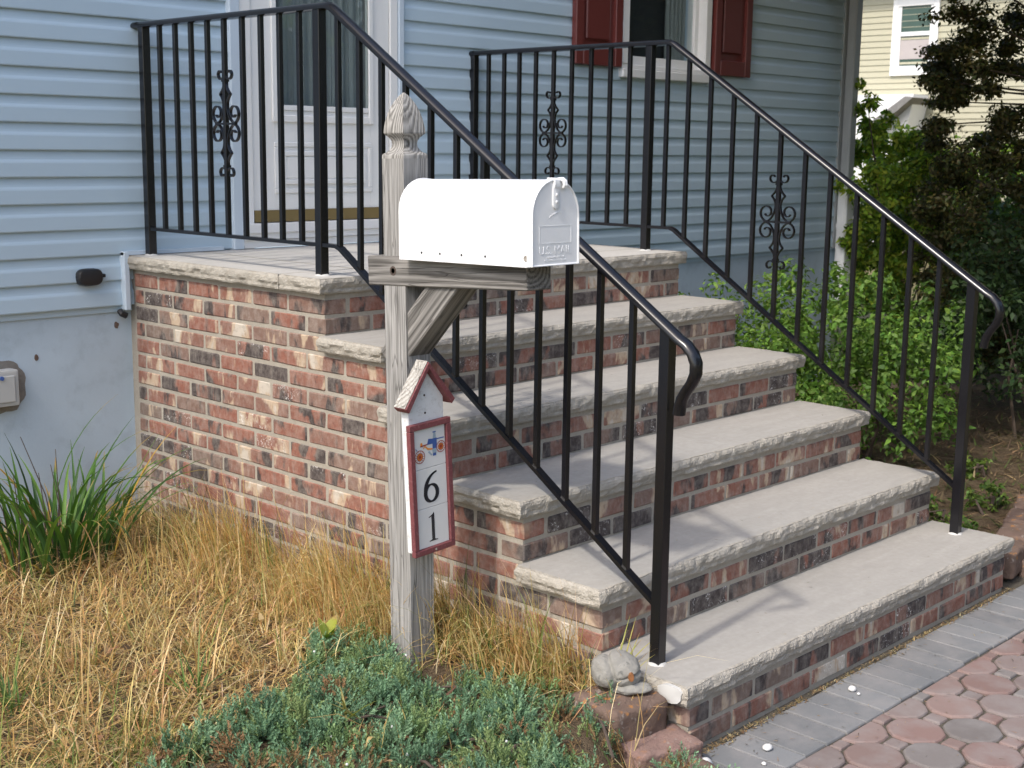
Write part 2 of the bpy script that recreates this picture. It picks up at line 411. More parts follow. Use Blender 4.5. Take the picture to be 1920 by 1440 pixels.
# walkway: grey soldier border against the bottom step, octagon-and-square pavers beyond
def walkway():
    g = MB(); g.box(-.11, 4.2, -4.6, -1.36, -.06, -.009)
    wk = g.obj('walkway', M['base']); tag(wk, kind='structure')
    def slab(name, poly, h=.05, bev=.006, jit=.0):
        g = MB(); n = len(poly); cx = sum(p[0] for p in poly)/n; cy = sum(p[1] for p in poly)/n
        def ins(k): return [(cx+(x-cx)*(1-k/max(.02, math.hypot(x-cx, y-cy))), cy+(y-cy)*(1-k/max(.02, math.hypot(x-cx, y-cy)))) for x, y in poly]
        r0 = [(x, y, -h) for x, y in poly]; r1 = [(x, y, -bev) for x, y in poly]
        r2 = [(x, y, -bev*.3) for x, y in ins(bev*.4)]; r3 = [(x, y, 0) for x, y in ins(bev*1.2)]
        g.loft([r0, r1, r2, r3]); return g.mesh(name, M['paver'])
    def put(name, me, x, y, col, tilt=1.0, rz=0):
        o = link(name, me, wk, (x, y, rng.uniform(-.003, .002)), (R(rng.uniform(-.6, .6)*tilt), R(rng.uniform(-.6, .6)*tilt), rz+R(rng.uniform(-1, 1))))
        k = rng.uniform(.86, 1.12); o.color = (col[0]*k, col[1]*k, col[2]*k, 1); return o
    b = slab('border_paver', [(-.0475, -.099), (.0475, -.099), (.0475, .099), (-.0475, .099)])
    x = -.04; bx = []
    while x < 3.1:
        put('border_paver', b, x+rng.uniform(-.001, .001), -1.607+rng.uniform(-.003, .003), (.20, .206, .21) if rng.random() < .75 else (.17, .175, .18)); x += .1
    # octagons on a lattice turned 45 degrees: centres (.11 a, -1.712 - .103 b), a+b even
    ax, ay, lim = .112, .108, -1.714
    s = .5*.155*.955
    def clip(poly):
        out = []
        for i in range(len(poly)):
            p, q = poly[i], poly[(i+1) % len(poly)]
            if p[1] <= lim: out.append(p)
            if (p[1] <= lim) != (q[1] <= lim):
                t = (lim-p[1])/(q[1]-p[1]); out.append((p[0]+(q[0]-p[0])*t, lim))
        return out
    def octo():
        r = s*1.09; P = []
        for k in range(16):
            a = math.pi/8+k*math.pi/8
            rr = s*1.035 if k % 2 else s*1.065
            P.append((rr*math.cos(a)*1.02, rr*math.sin(a)*.985))
        return P
    O = octo(); Q = [(-.027, -.032), (.027, -.032), (.032, -.027), (.032, .027), (.027, .032), (-.027, .032), (-.032, .027), (-.032, -.027)]
    Q = [(x*.86, y*.80) for x, y in Q]
    mo = slab('octagon_paver', O); mq = slab('square_paver', Q)
    reds = [(.25, .163, .143), (.245, .172, .152), (.225, .175, .16), (.205, .183, .172)]
    for bq in range(0, 9):
        for a in range(-1, 21):
            cx = .0+ax*a; cy = -1.722-ay*bq
            if cx > 2.2 or (cx > 1.4 and bq > 4): continue
            col = rng.choice(reds)
            if (a+bq) % 2 == 0: P, me, nm = O, mo, 'octagon_paver'
            else: P, me, nm = Q, mq, 'square_paver'
            top = cy+max(p[1] for p in P)
            if top > lim:
                poly = clip([(x+cx, y+cy) for x, y in P])
                if len(poly) < 3: continue
                mx = sum(p[0] for p in poly)/len(poly); my = sum(p[1] for p in poly)/len(poly)
                if max(p[1] for p in poly)-min(p[1] for p in poly) < .012: continue
                put(nm, slab(nm, [(x-mx, y-my) for x, y in poly]), mx, my, col, .5)
            else: put(nm, me, cx, cy, col)
walkway()

# ------------------------------------------------------------------ the brick stoop
def brick_mesh(L, hx=.0507, dp=.09, seed=0):
    r = random.Random(seed); g = MB(); l = L/2; d = dp/2; h = hx/2
    g.box(-l, l, -d, d, -h, h)
    g.v = [(x+r.uniform(-.0015, .0015), y+r.uniform(-.0012, .0012), z+r.uniform(-.0012, .0012)) for x, y, z in g.v]
    return g.mesh('brick', M['brick'], bevel=.0042)

def stoop():
    root = empty('brick_stoop', (.94, -.2, 0))
    tag(root, 'brick front stoop with six limestone treads leading up to the white door', 'steps')
    off = Vector(root.location)
    # mortar core: stepped solid just behind the brick faces
    g = MB(); e = .0035
    prof = [(1.204, -.05)]
    prof += [(YB(5)+e, -.05)]
    for i in range(5, -1, -1):
        prof.append((YB(i)+e, ZT(i)-T-.001))
        if i: prof.append((YB(i-1)+e, ZT(i)-T-.001))
    prof.append((1.204, ZT(0)-T-.001))
    r0 = [(e, y, z) for y, z in prof]; r1 = [(W-e, y, z) for y, z in prof]
    g.loft([r0, r1])
    g.obj('mortar', M['mortar'], root, -off)
    cache = {}
    def mesh(L, k):
        key = (round(L, 3), k)
        if key not in cache: cache[key] = brick_mesh(L, seed=hash(key) % 9999)
        return cache[key]
    DARK = [0]
    def put(c, L, side):
        o = link('brick', mesh(L, rng.randrange(3)), root, Vector(c)-off+Vector((rng.uniform(-.001, .001), rng.uniform(-.001, .001), rng.uniform(-.001, .001))),
                 (R(rng.uniform(-.3, .3)), R(rng.uniform(-.25, .25)), (math.pi/2 if side else 0)+(math.pi if rng.random() < .5 else 0)+R(rng.uniform(-.3, .3))))
        t = rng.random()
        if t < .42: tone, band = rng.uniform(.40, .56), rng.choice((0, .1, .2, .4))
        elif t < .63: tone, band = rng.uniform(.05, .3), rng.uniform(0, .5)
        elif t < .87: tone, band = rng.uniform(.38, .56), rng.uniform(.6, 1)
        else: tone, band = rng.uniform(.60, .85), rng.uniform(0, .4)
        wh = 1.0 if (tone < .32 and rng.random() < .75) or rng.random() < .05 else 0.0
        o.color = (tone, band, wh, 1)
    J = .0115
    def zc(k): return 6*H-k*CO-CO/2-.001
    # long side facing the garden: course k, joints at .2 n (odd k) or .1+.2 n (even k)
    for k in range(1, 17):
        z = zc(k)
        if z < .085: continue
        i = (k-1)//3                       # which step's front this course reaches
        slabrow = k % 3 == 0               # the next tread occupies this course in front
        front = YB(i) if not slabrow else YB(i)
        front = round(front, 4)
        if k % 3 == 1: y = front; first = .2*.989
        elif k % 3 == 2: y = front+.1*.989 if False else front; first = .1*.989
        else: y = front+.012; first = .2*.989-.012 if i else .19
        while y < 1.14:
            sc = .989 if y < -.01 else 1.0
            L = first if first else .2*sc
            first = 0
            y1 = min(y+L, 1.165)
            if y1-y > .05:
                cx = .045
                if k % 3 == 2 and y == front: pass   # corner header belongs to the front stretcher
                else:
                    ya = y if y == front else y+J/2
                    put((cx, (ya+y1-J/2)/2, z), y1-J/2-ya, True)
            y = y1
    # risers
    for i in range(6):
        for q in (1, 2):
            z = zc(3*i+q); x = .1 if q == 1 else 0.0
            while x < W-.03:
                x1 = min(x+.198, W)
                if W-x1 < .05: x1 = W
                xa = x if x == 0 else x+J/2; xb = x1 if x1 == W else x1-J/2
                put(((xa+xb)/2, YB(i)+.045, z), xb-xa, False)
                x = x1
    # limestone treads with split faces
    def split_slab(name, x0, x1, y0, y1, zt, t, rough, seed):
        """rough: which of front, left, right edges are split faces"""
        r = Vector((seed*3.7, seed*1.3, seed*.7))
        path = []
        st = .011
        def run(a, b, nrm, tg):
            n = max(2, int((Vector(b)-Vector(a)).length/st))
            for j in range(n):
                p = Vector(a).lerp(Vector(b), j/n); path.append((p, Vector(nrm), tg))
        run((x0, y0, 0), (x1, y0, 0), (0, -1, 0), 'front' in rough)
        run((x1, y0, 0), (x1, y1, 0), (1, 0, 0), 'right' in rough)
        run((x1, y1, 0), (x0, y1, 0), (0, 1, 0), False)
        run((x0, y1, 0), (x0, y0, 0), (-1, 0, 0), 'left' in rough)
        N = len(path); lev = [0, .12, .3, .5, .7, .86, .96, 1.0]
        rings = []
        for li, l in enumerate(lev):
            ring = []
            for j, (p, nm, tg) in enumerate(path):
                z = zt-t+t*l
                # blend the normal at corners
                q = p.copy()
                if tg:
                    pp = path[(j+6) % N]; pm = path[(j-6) % N]
                    nn = (nm+pp[1]+pm[1]).normalized()
                    s = (p+r)
                    a = vn((s.x*13, s.y*13, z*30+seed), 1)*.006+vn((s.x*42, s.y*42, z*60+seed), 1)*.0045
                    # lower half undercut by the pitching chisel, along a wandering line
                    cut = .42+.28*vn((s.x*7, s.y*7, seed))
                    if l < cut: a -= .0045+.004*vn((s.x*25, s.y*25, 3.1))
                    if l > .9: a -= .004+.010*max(0, vn((s.x*19, s.y*19, 7.7)))*(l-.8)*4
                    if 0 < l < .8: a += .003
                    q += nn*a
                    if l == 1.0: z -= max(0, vn((s.x*17, s.y*17, 9.9)))*.004
                ring.append((q.x, q.y, z))
            rings.append(ring)
        g = MB(); g.m = 1; g.loft(rings, cap=False)
        # bevelled inset ring then the flat tread
        top = rings[-1]; ins = []
        for (x, y, z), (p, nm, tg) in zip(top, path):
            ins.append((min(max(x, x0+.012), x1-.012) if True else x, min(max(y, y0+.012), y1-.0), zt+.0004))
        n0 = len(g.v); g.v += ins
        for j in range(N):
            a = (len(lev)-1)*N+j; b = (len(lev)-1)*N+(j+1) % N
            g.f.append((a, b, n0+(j+1) % N, n0+j)); g.mi.append(1)
        g.f.append(tuple(range(n0, n0+N))); g.mi.append(0)
        g.f.append(tuple(range(N-1, -1, -1))); g.mi.append(1)
        me = bpy.data.meshes.new(name); me.from_pydata(g.v, [], g.f)
        me.materials.append(M['limepale' if zt > 1 else 'lime']); me.materials.append(M['limerough'])
        me.polygons.foreach_set('material_index', g.mi)
        bm = bmesh.new(); bm.from_mesh(me); bmesh.ops.recalc_face_normals(bm, faces=bm.faces)
        bmesh.ops.triangulate(bm, faces=[f for f in bm.faces if len(f.verts) > 4]); bm.to_mesh(me); bm.free()
        return link(name, me, root, -off)
    os_, of = .0286, .014
    for i in range(1, 6):
        split_slab('tread', -os_, W+os_, YB(i)-of, YB(i-1)+.0015, ZT(i), T, ('front', 'left', 'right'), i)
    split_slab('tread', -os_, W+os_, -of, .205, ZT(0), T, ('front', 'left', 'right'), 7)
    split_slab('tread', -os_, .30, .2075, 1.178, ZT(0), T, ('left',), 8)
    split_slab('landing_slab', .303, 1.60, .2075, 1.178, ZT(0)-.001, T-.001, (), 9)
    split_slab('tread', 1.603, W+os_, .2075, 1.178, ZT(0), T, ('right',), 10)
    # fresh white chip on the bottom tread's corner
    g = MB(); pts = []
    for k in range(14):
        a = 2*math.pi*k/14; rr = 1+.10*math.sin(3*a+1)+.05*math.cos(5*a)
        pts.append((-.0350+.002*math.cos(2*a), -1.445+.040*rr*math.cos(a), ZT(5)-.024+.024*rr*math.sin(a)))
    g.loft([[(-.025, y, z) for x, y, z in pts], pts, [(x-.002, -1.445+(y+1.445)*.55, ZT(5)-.026+(z-ZT(5)+.026)*.55) for x, y, z in pts]])
    g.obj('chipped_patch', M['caulk'], root, -off, smooth=True)
stoop()

# ------------------------------------------------------------------ railings
def scroll_mesh():
    """wrought ornament drawn in the y,z plane about its centre"""
    g = MB(); prof = [(-.0055, -.0022), (.0055, -.0022), (.0055, .0022), (-.0055, .0022)]
    def arc(cx, cz, r0, r1, a0, a1, n):
        return [(0, cx+(r0+(r1-r0)*t/n)*math.cos(R(a0+(a1-a0)*t/n)), cz+(r0+(r1-r0)*t/n)*math.sin(R(a0+(a1-a0)*t/n))) for t in range(n+1)]
    def smooth(P, it=2):
        for _ in range(it):
            q = [P[0]]
            for a, b in zip(P, P[1:]):
                q += [tuple(.75*u+.25*v for u, v in zip(a, b)), tuple(.25*u+.75*v for u, v in zip(a, b))]
            P = q+[P[-1]]
        return P
    for sy in (-1, 1):
        for sz in (-1, 1):
            # outer curl, waist with a point, then the large volute
            curl = arc(.026, .170, .006, .023, 520, 190, 16)
            stem = smooth([curl[-1], (0, .006, .135), (0, .012, .118), (0, .030, .100)], 2)
            g.sweep([(0, sy*y, sz*z) for _, y, z in curl+stem[1:]], prof)
            stem2 = smooth([(0, .030, .100), (0, .014, .082), (0, .010, .060), (0, .018, .030), (0, .034, .008), (0, .052, .002)], 2)
            vol = arc(.048, .036, .034, .010, -82, 330, 20)
            g.sweep([(0, sy*y, sz*z) for _, y, z in stem2[:-1]+vol], prof)
        g.box(-.006, .006, sy*.010-.003 if sy < 0 else .007, -.007 if sy < 0 else .013, -.004, .004)
    g.box(-.006, .006, -.06, .06, -.0035, .0035)
    g.box(-.010, .010, -.010, .010, .142, .150); g.box(-.010, .010, -.010, .010, -.150, -.142)
    return g.mesh('scroll', M['iron'])
SCROLL = scroll_mesh()

def railing(x, label, ywall, yland, ypost, bal, scrolls):
    root = empty('stair_railing', (x, yland, ZT(0)))
    tag(root, label, 'railing', 'stair railings'); off = Vector(root.location)
    iron = M['iron']
    zt = lambda y: 1.958 if y > .02 else 1.958+(y-.02)*.648       # underside line of the cap rail
    zb = lambda y: 1.214 if y > -.01 else 1.214+(y+.01)*.658
    def post(y, z0, z1):
        g = MB(); g.box(-.0160, .0160, -.0160, .0160, 0, z1-z0); o = g.obj('post', iron, root, Vector((x, y, z0))-off, bevel=.0015)
        c = MB(); ring = []
        for l, rr in ((0, .026), (.004, .022), (.006, .017)):
            ring.append([((rr+.004*vn((math.cos(a)*2, math.sin(a)*2, y*9+l)))*math.cos(a), (rr+.005*vn((math.cos(a)*3, math.sin(a)*3, y*7)))*math.sin(a), l) for a in [k*math.pi/7 for k in range(14)]])
        c.loft(ring); c.obj('caulk', M['caulk'], o, (0, 0, 0), smooth=True)
    post(ywall, ZT(0), 1.958); post(yland, ZT(0), 1.958); post(ypost, ZT(5), zt(ypost)+.004)
    # moulded cap rail with the lamb's tongue at its lower end
    prof = [(-.020, -.004), (-.021, .003), (-.017, .010), (-.009, .0155), (0, .017), (.009, .0155), (.017, .010), (.021, .003), (.020, -.004), (.010, -.007), (-.010, -.007)]
    path = [(x, YW-.004, 1.958), (x, .035, 1.958), (x, .022, 1.956), (x, .005, 1.948)]
    yy = -.05
    while yy > -1.36: path.append((x, yy, zt(yy))); yy -= .15
    e = Vector((x, -1.372, zt(-1.372))); path.append(tuple(e))
    tongue = [(-1.395, -.016), (-1.414, -.034), (-1.424, -.056), (-1.424, -.080), (-1.414, -.104), (-1.398, -.126), (-1.385, -.148), (-1.379, -.170), (-1.376, -.192)]
    for y, dz in tongue: path.append((x, y, e.z+dz+.004))
    g = MB(); g.sweep(path, prof, up=Vector((1, 0, 0)))
    g.obj('top_rail', iron, root, -off, smooth=True)
    g = MB(); pb = [(-.0125, -.006), (.0125, -.006), (.0125, .006), (-.0125, .006)]
    g.sweep([(x, ywall, 1.214), (x, .0, 1.214), (x, -.02, zb(-.02)), (x, ypost, zb(ypost))], pb); g.obj('bottom_rail', iron, root, -off)
    for y in bal:
        z0, z1 = zb(y), zt(y); s = .0080
        b = MB(); sl0 = .658 if y < -.01 else 0
        b.box(-s, s, -s, s, z0-z0, z1-z0)
        o = b.obj('baluster', iron, root, Vector((x, y, z0))-off, bevel=.0008)
        for ys, zs in scrolls:
            if abs(ys-y) < .02:
                link('scroll', SCROLL, o, (0, 0, zs-z0))

railing(.055, 'black iron stair railing on the mailbox side of the brick steps', 1.125, .08, -1.335,
        [1.018, .914, .812, .709, .607, .500, .394, .290, .184, -.014, -.117, -.222, -.332, -.443, -.553, -.665, -.777, -.886, -.996, -1.108, -1.220],
        [(.607, 1.602), (-.553, 1.245)])
railing(1.805, 'black iron stair railing on the shrub side of the brick steps', 1.168, .128, -1.325,
        [1.072, .972, .876, .774, .667, .560, .450, .342, .236, .036, -.072, -.182, -.294, -.405, -.517, -.630, -.742, -.856, -.970, -1.083, -1.197],
        [(.667, 1.600), (-.517, 1.262)])

# ------------------------------------------------------------------ mailbox post
def beam(name, mat, parent, a, b, sx, sy, up=Vector((1, 0, 0)), bev=.003, rag=.0015):
    """square timber whose local Z runs from a to b, local X along `up`"""
    a, b = Vector(a), Vector(b); z = (b-a).normalized(); xx = (up-z*up.dot(z)).normalized(); yy = z.cross(xx)
    L = (b-a).length; g = MB(); n = max(2, int(L/.04)); rings = []
    sd = rng.random()*50
    for i in range(n+1):
        t = L*i/n; r = []
        for cx, cy in ((-1, -1), (1, -1), (1, 1), (-1, 1)):
            r.append((cx*(sx/2+rag*vn((t*9, cx+sd, cy))), cy*(sy/2+rag*vn((t*9, cx+7, cy+sd))), t))
        rings.append(r)
    g.loft(rings)
    me = g.mesh(name, mat, bevel=bev)
    o = link(name, me, parent)
    m = Matrix((xx, yy, z)).transposed().to_4x4(); m.translation = a
    return o, m

def mailbox_post():
    root = empty('mailbox_post', (-.256, -.712, .10), (R(-1.0), R(-.3), 0))
    tag(root, 'weathered grey wooden post with gothic finial, arm and diagonal brace', 'post')
    inv = root.matrix_basis.inverted()
    # post with turned neck and gothic point, local z from 0
    g = MB(); rings = []
    def sq(h, z, r=.0): return [(-h, -h, z), (h, -h, z), (h, h, z), (-h, h, z)]
    zs = [-.15]+[k*.1 for k in range(0, 15)]
    for z in zs: rings.append([(x+.0012*vn((x*20, z*5, 1)), y+.0012*vn((y*20, z*5, 4)), z) for x, y, _ in sq(.0428, z)])
    g.loft(rings); g.obj('post', M['wood'], root)
    g = MB(); rings = []
    for h, z in ((.0400, 1.395), (.0427, 1.4003), (.0425, 1.408), (.0405, 1.4125), (.0330, 1.417), (.0280, 1.423), (.0245, 1.430), (.0232, 1.438), (.0245, 1.446), (.0285, 1.454), (.0340, 1.460), (.0375, 1.4635),
                 (.0388, 1.4655), (.0392, 1.468), (.0378, 1.482), (.0350, 1.500), (.0305, 1.518), (.0240, 1.536), (.0160, 1.552), (.0080, 1.564), (.0012, 1.571)):
        rings.append(sq(h, z))
    g.loft(rings)
    g.obj('finial', M['woodend'], root)
    def place(om):
        o, m = om; o.matrix_basis = inv @ m; return o
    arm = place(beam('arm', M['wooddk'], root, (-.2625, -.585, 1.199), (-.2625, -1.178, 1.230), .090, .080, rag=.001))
    g = MB(); bl = [(.013*math.cos(k*math.pi/5), .013*math.sin(k*math.pi/5)) for k in range(10)]
    g.loft([[(-.0455, y, z) for y, z in bl], [(-.0432, y, z) for y, z in bl], [(-.0432, y*.8, z*.8) for y, z in bl], [(-.0455, y*.55, z*.55) for y, z in bl]])
    b = g.obj('bolt', M['rust'], arm, (0, 0, .105))
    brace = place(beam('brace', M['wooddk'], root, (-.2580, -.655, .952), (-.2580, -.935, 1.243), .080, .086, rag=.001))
    for dz in (.20, .215):
        pass
    return root
mailbox_post()

def mailbox():
    root = empty('mailbox', (-.2588, -.993, 1.2465), (R(-1.25), 0, 0)); root.scale = (.983, .983, .983)
    tag(root, 'white metal arched mailbox on the wooden arm of the post', 'mailbox')
    wdt, L = .084, .476
    def arch(r, z0, inset=0, n=14):
        P = [(-r, z0)]
        for k in range(n+1):
            a = math.pi-math.pi*k/n; P.append((r*math.cos(a), .126+r*math.sin(a)))
        P.append((r, z0)); return P
    # body: closed arched shell with its floor raised above the skirt
    g = MB(); o_ = arch(.0840, 0); i_ = arch(.0825, 0)
    ys = (-L/2+.006, -L/2+.02, 0, L/2-.02, L/2)
    ro = [[(x, y, z) for x, z in o_] for y in ys]; n = len(o_)
    g.loft(ro, cap=False, closed=False)
    g.loft([[(x, y, z) for x, z in i_] for y in ys], cap=False, closed=False)
    g.box(-.083, .083, -L/2+.008, L/2-.004, .038, .040)
    body = g.obj('body', M['mailwhite'], root, smooth=True)
    # small punched holes along the skirt
    for y in (.155, .085, .005, -.080):
        h = MB(); c = [(.0032*math.cos(k*math.pi/4), .0032*math.sin(k*math.pi/4)) for k in range(8)]
        h.loft([[(-.0848, y+a, .021+b) for a, b in c], [(-.0835, y+a, .021+b) for a, b in c]]); h.obj('hole', M['black'], body)
    h = MB(); c = [(math.cos(k*math.pi/7), math.sin(k*math.pi/7)) for k in range(14)]
    h.loft([[(-.0838, -L/2+.018+a*.0075, .022+b*.0075) for a, b in c], [(-.0856, -L/2+.018+a*.0075, .022+b*.0075) for a, b in c],
            [(-.0862, -L/2+.018+a*.005, .022+b*.005) for a, b in c], [(-.0850, -L/2+.018+a*.004, .022+b*.004) for a, b in c]])
    h.obj('hinge_rivet', M['steel'], body)
    # back end with rolled rim
    g = MB(); a_ = arch(.0868, .0)
    g.loft([[(x, L/2-.010, z) for x, z in a_], [(x, L/2+.002, z) for x, z in a_], [(x*.96, L/2+.004, z*.985+.001) for x, z in a_]])
    g.obj('back_rim', M['mailwhite'], root, smooth=True)
    # front door: shallow pan
    g = MB(); a_ = arch(.0862, .002); y = -L/2
    g.loft([[(x, y+.014, z) for x, z in a_], [(x, y-.001, z) for x, z in a_], [(x*.985, y-.004, .002+(z-.002)*.99) for x, z in a_], [(x*.955, y-.004, .004+(z-.002)*.97) for x, z in a_], [(x*.94, y-.001, .006+(z-.002)*.955) for x, z in a_]])
    door = g.obj('door', M['mailwhite'], root, smooth=True)
    f = y-.001
    # embossed rectangle
    g = MB()
    for x0, x1, z0, z1 in ((-.058, .058, .098, .0992), (-.058, .058, .056, .0572), (-.058, -.0568, .056, .099), (.0568, .058, .056, .099)):
        g.box(x0, x1, f-.0006, f+.001, z0, z1)
    g.obj('embossed_panel', M['mailwhite'], door)
    def text(s, size, x, z, name, sx=1.0, ext=.0004):
        cu = bpy.data.curves.new(name, 'FONT'); cu.body = s; cu.size = size; cu.align_x = 'CENTER'; cu.extrude = ext
        t = bpy.data.objects.new(name, cu); C.objects.link(t)
        me = bpy.data.meshes.new_from_object(t.evaluated_get(bpy.context.evaluated_depsgraph_get()))
        bpy.data.objects.remove(t); me.materials.clear(); me.materials.append(M['mailwhite'])
        o = link(name, me, door, (x, f-.0002, z), (R(90), 0, 0)); o.scale = (sx, 1, 1)
    text('U.S. MAIL', .029, 0, .0300, 'lettering')
    text('APPROVED BY THE', .0075, 0, .0200, 'lettering'); text('POSTMASTER GENERAL', .0075, 0, .0125, 'lettering')
    # faint embossed emblem above the panel
    g = MB()
    for k in range(7):
        x0 = -.022+k*.0065; g.sweep([(x0, f-.0003, .118+.003*k), (x0+.006, f-.0003, .124+.004*k-.0006*k*k)], [(-.0004, -.0012), (.0004, -.0012), (.0004, .0012), (-.0004, .0012)], up=Vector((0, 1, 0)))
    g.obj('embossed_emblem', M['mailwhite'], door)
    # latch strap, rivets and the catch on top
    g = MB(); st = []
    for k in range(9): a = math.pi+math.pi*k/8; st.append((.0115*math.cos(a), .150+.0115*math.sin(a)))
    st += [(.0115, .198), (.009, .2055), (-.009, .2055), (-.0115, .198)]
    g.loft([[(x, f+.0005, z) for x, z in st], [(x, f-.0035, z) for x, z in st], [(x*.8, f-.0045, .172+(z-.172)*.93) for x, z in st]])
    latch = g.obj('latch', M['mailwhite'], door, smooth=True)
    for z in (.156, .173):
        h = MB(); h.loft([[(.0045*s*math.cos(k*math.pi/5), f-.004-d, z+.0045*s*math.sin(k*math.pi/5)) for k in range(10)] for d, s in ((0, 1), (.0018, .85), (.0028, .45))]); h.obj('rivet', M['mailwhite'], latch, smooth=True)
    pr = [(-.009, -.0015), (.009, -.0015), (.009, .0015), (-.009, .0015)]
    g = MB(); g.sweep([(0, f-.004, .190), (0, f-.006, .200), (0, f-.004, .2085), (0, f+.002, .2125), (0, f+.02, .2128)], pr, up=Vector((1, 0, 0))); g.obj('catch', M['mailwhite'], latch, smooth=True)
    for xx in (.021, .028):
        g = MB(); g.tube([(xx, f+.022, .204), (xx, f+.010, .211), (xx, f+.000, .2115), (xx, f-.008, .206), (xx, f-.010, .196), (xx, f-.006, .190)], .0038, 8); g.obj('catch', M['mailwhite'], door, smooth=True)
mailbox()

# ------------------------------------------------------------------ house number sign
def sign():
    root = empty('address_sign', (-.2885, -.762, .966), (R(-.6), R(-3.0), 0))
    tag(root, 'white house shaped number plaque with maroon frame and 61 on tiles', 'sign')
    hw = .0645
    def prism(pts, y0, y1, name, mat, par, bev=0):
        g = MB(); g.loft([[(x, y0, z) for x, z in pts], [(x, y1, z) for x, z in pts]]); return g.obj(name, mat, par, bevel=bev)
    prism([(-hw, -.518), (hw, -.518), (hw, -.100), (0, -.012), (-hw, -.100)], 0, -.028, 'board', M['signwhite'], root, .002)
    # roof strips, deeper than the board
    for s in (-1, 1):
        t0 = -.004 if s < 0 else .0045
        P = [(0, .006), (0, -.013), (s*.077, -.1215), (s*.089, -.109)]
        if s > 0: P = [(.0012, .0035), (.0012, -.0145), (s*.077, -.1215), (s*.089, -.109)]
        st = prism(P, -.001, -.050, 'roof_strip', M['signred'], root, .0012)
        if s < 0:
            # worn pale upper side of the left strip
            a, b = Vector((-.0015, 0, .0062)), Vector((-.0885, 0, -.1075))
            d = (b-a).normalized(); n = Vector((d.z, 0, -d.x));
            if n.z < 0: n = -n
            g = MB(); q = [a+n*.0004, b+n*.0004, b+n*.0018, a+n*.0018]
            g.loft([[(p.x, -.003, p.z) for p in q], [(p.x, -.046, p.z) for p in q]]); g.obj('worn_edge', M['worn'], st)
    fw = .0165; ox = .0745; zt, zb = -.158, -.523
    for nm, (x0, x1, z0, z1) in dict(a=(-ox, ox, zt-fw, zt), b=(-ox, ox, zb, zb+fw), c=(-ox, -ox+fw, zb+fw+.0006, zt-fw-.0006), d=(ox-fw, ox, zb+fw+.0006, zt-fw-.0006)).items():
        g = MB(); g.box(x0, x1, -.044, -.0285, z0, z1); g.obj('frame_strip', M['signred'], root, bevel=.0015)
    tw = ox-fw-.001; th = (zt-zb-2*fw)/3
    tiles = []
    for k in range(3):
        z1 = zt-fw-k*th-.0006; z0 = z1-th+.0012
        g = MB(); g.box(-tw, tw, -.0365, -.029, z0, z1); o = g.obj('tile', M['tile'], root, bevel=.0008); tiles.append((o, (z0+z1)/2))
    yf = -.0369
    def stroke(P, wd, par, name, mat):
        """flat brush stroke with changing width, P in x,z"""
        g = MB(); n = len(P); L = []; Rr = []
        for i in range(n):
            a = Vector(P[max(0, i-1)]); b = Vector(P[min(n-1, i+1)]); t = (b-a).normalized(); nn = Vector((-t.y, t.x)); p = Vector(P[i])
            q1 = p+nn*wd[i]/2; q2 = p-nn*wd[i]/2
            L.append((q1.x, yf, q1.y)); Rr.append((q2.x, yf, q2.y))
        for i in range(n-1): g.add([L[i], Rr[i], Rr[i+1], L[i+1]], [(0, 1, 2, 3)])
        return g.obj(name, mat, par)
    # 6: sweeping stem and oval bowl
    o, z = tiles[1]
    def bez(P, n):
        out = []
        for i in range(n+1):
            t = i/n; q = [Vector(p) for p in P]
            while len(q) > 1: q = [a.lerp(b, t) for a, b in zip(q, q[1:])]
            out.append(tuple(q[0]))
        return out
    S = bez([(.021, z+.041), (-.004, z+.037), (-.025, z+.012), (-.0215, z-.016)], 14)
    B = [(-.001+.0215*math.cos(R(a)), z-.016+.0235*math.sin(R(a))) for a in range(175, 175+366, 12)]
    g6 = stroke(S, [.0045+.0085*min(1, i/9) for i in range(15)], o, 'numeral', M['ink'])
    wB = [.0050+.0085*abs(math.cos(R(a))) for a in range(175, 175+366, 12)]
    stroke([(x, zz-.0) for x, zz in B], wB, g6, 'numeral_bowl', M['ink']).location.y = -.0003
    o, z = tiles[2]
    g = MB()
    g.m = 0
    pl = [(-.0056, z-.034), (.0056, z-.034), (.0056, z+.036), (.0036, z+.040), (-.002, z+.0345), (-.015, z+.029), (-.0145, z+.0262), (-.0056, z+.029)]
    g.add([(x, yf, zz) for x, zz in pl], [tuple(range(len(pl)))])
    sf = [(-.0155, z-.0405), (.0155, z-.0405), (.0155, z-.0385), (.0075, z-.0370), (.0042, z-.0338), (-.0042, z-.0338), (-.0075, z-.0370), (-.0155, z-.0385)]
    g.add([(x, yf-.0001, zz) for x, zz in sf], [tuple(range(len(sf)))])
    g.obj('numeral', M['ink'], o)
    # old steam fire pumper printed on the top tile
    o, z = tiles[0]; g = MB(); mats = [M['redg'], M['orange'], M['blueg'], M['greyg'], M['pebble']]
    def disc(cx, cz, r0, r1, m, y, n=24):
        g.m = m
        for k in range(n):
            a0, a1 = 2*math.pi*k/n, 2*math.pi*(k+1)/n
            g.add([(cx+r*math.cos(a), y, cz+r*math.sin(a)) for r, a in ((r0, a0), (r1, a0), (r1, a1), (r0, a1))], [(0, 1, 2, 3)])
    def poly(P, m, y=yf-.0004):
        g.m = m; g.add([(x, y, zz+z) for x, zz in P], [tuple(range(len(P)))])
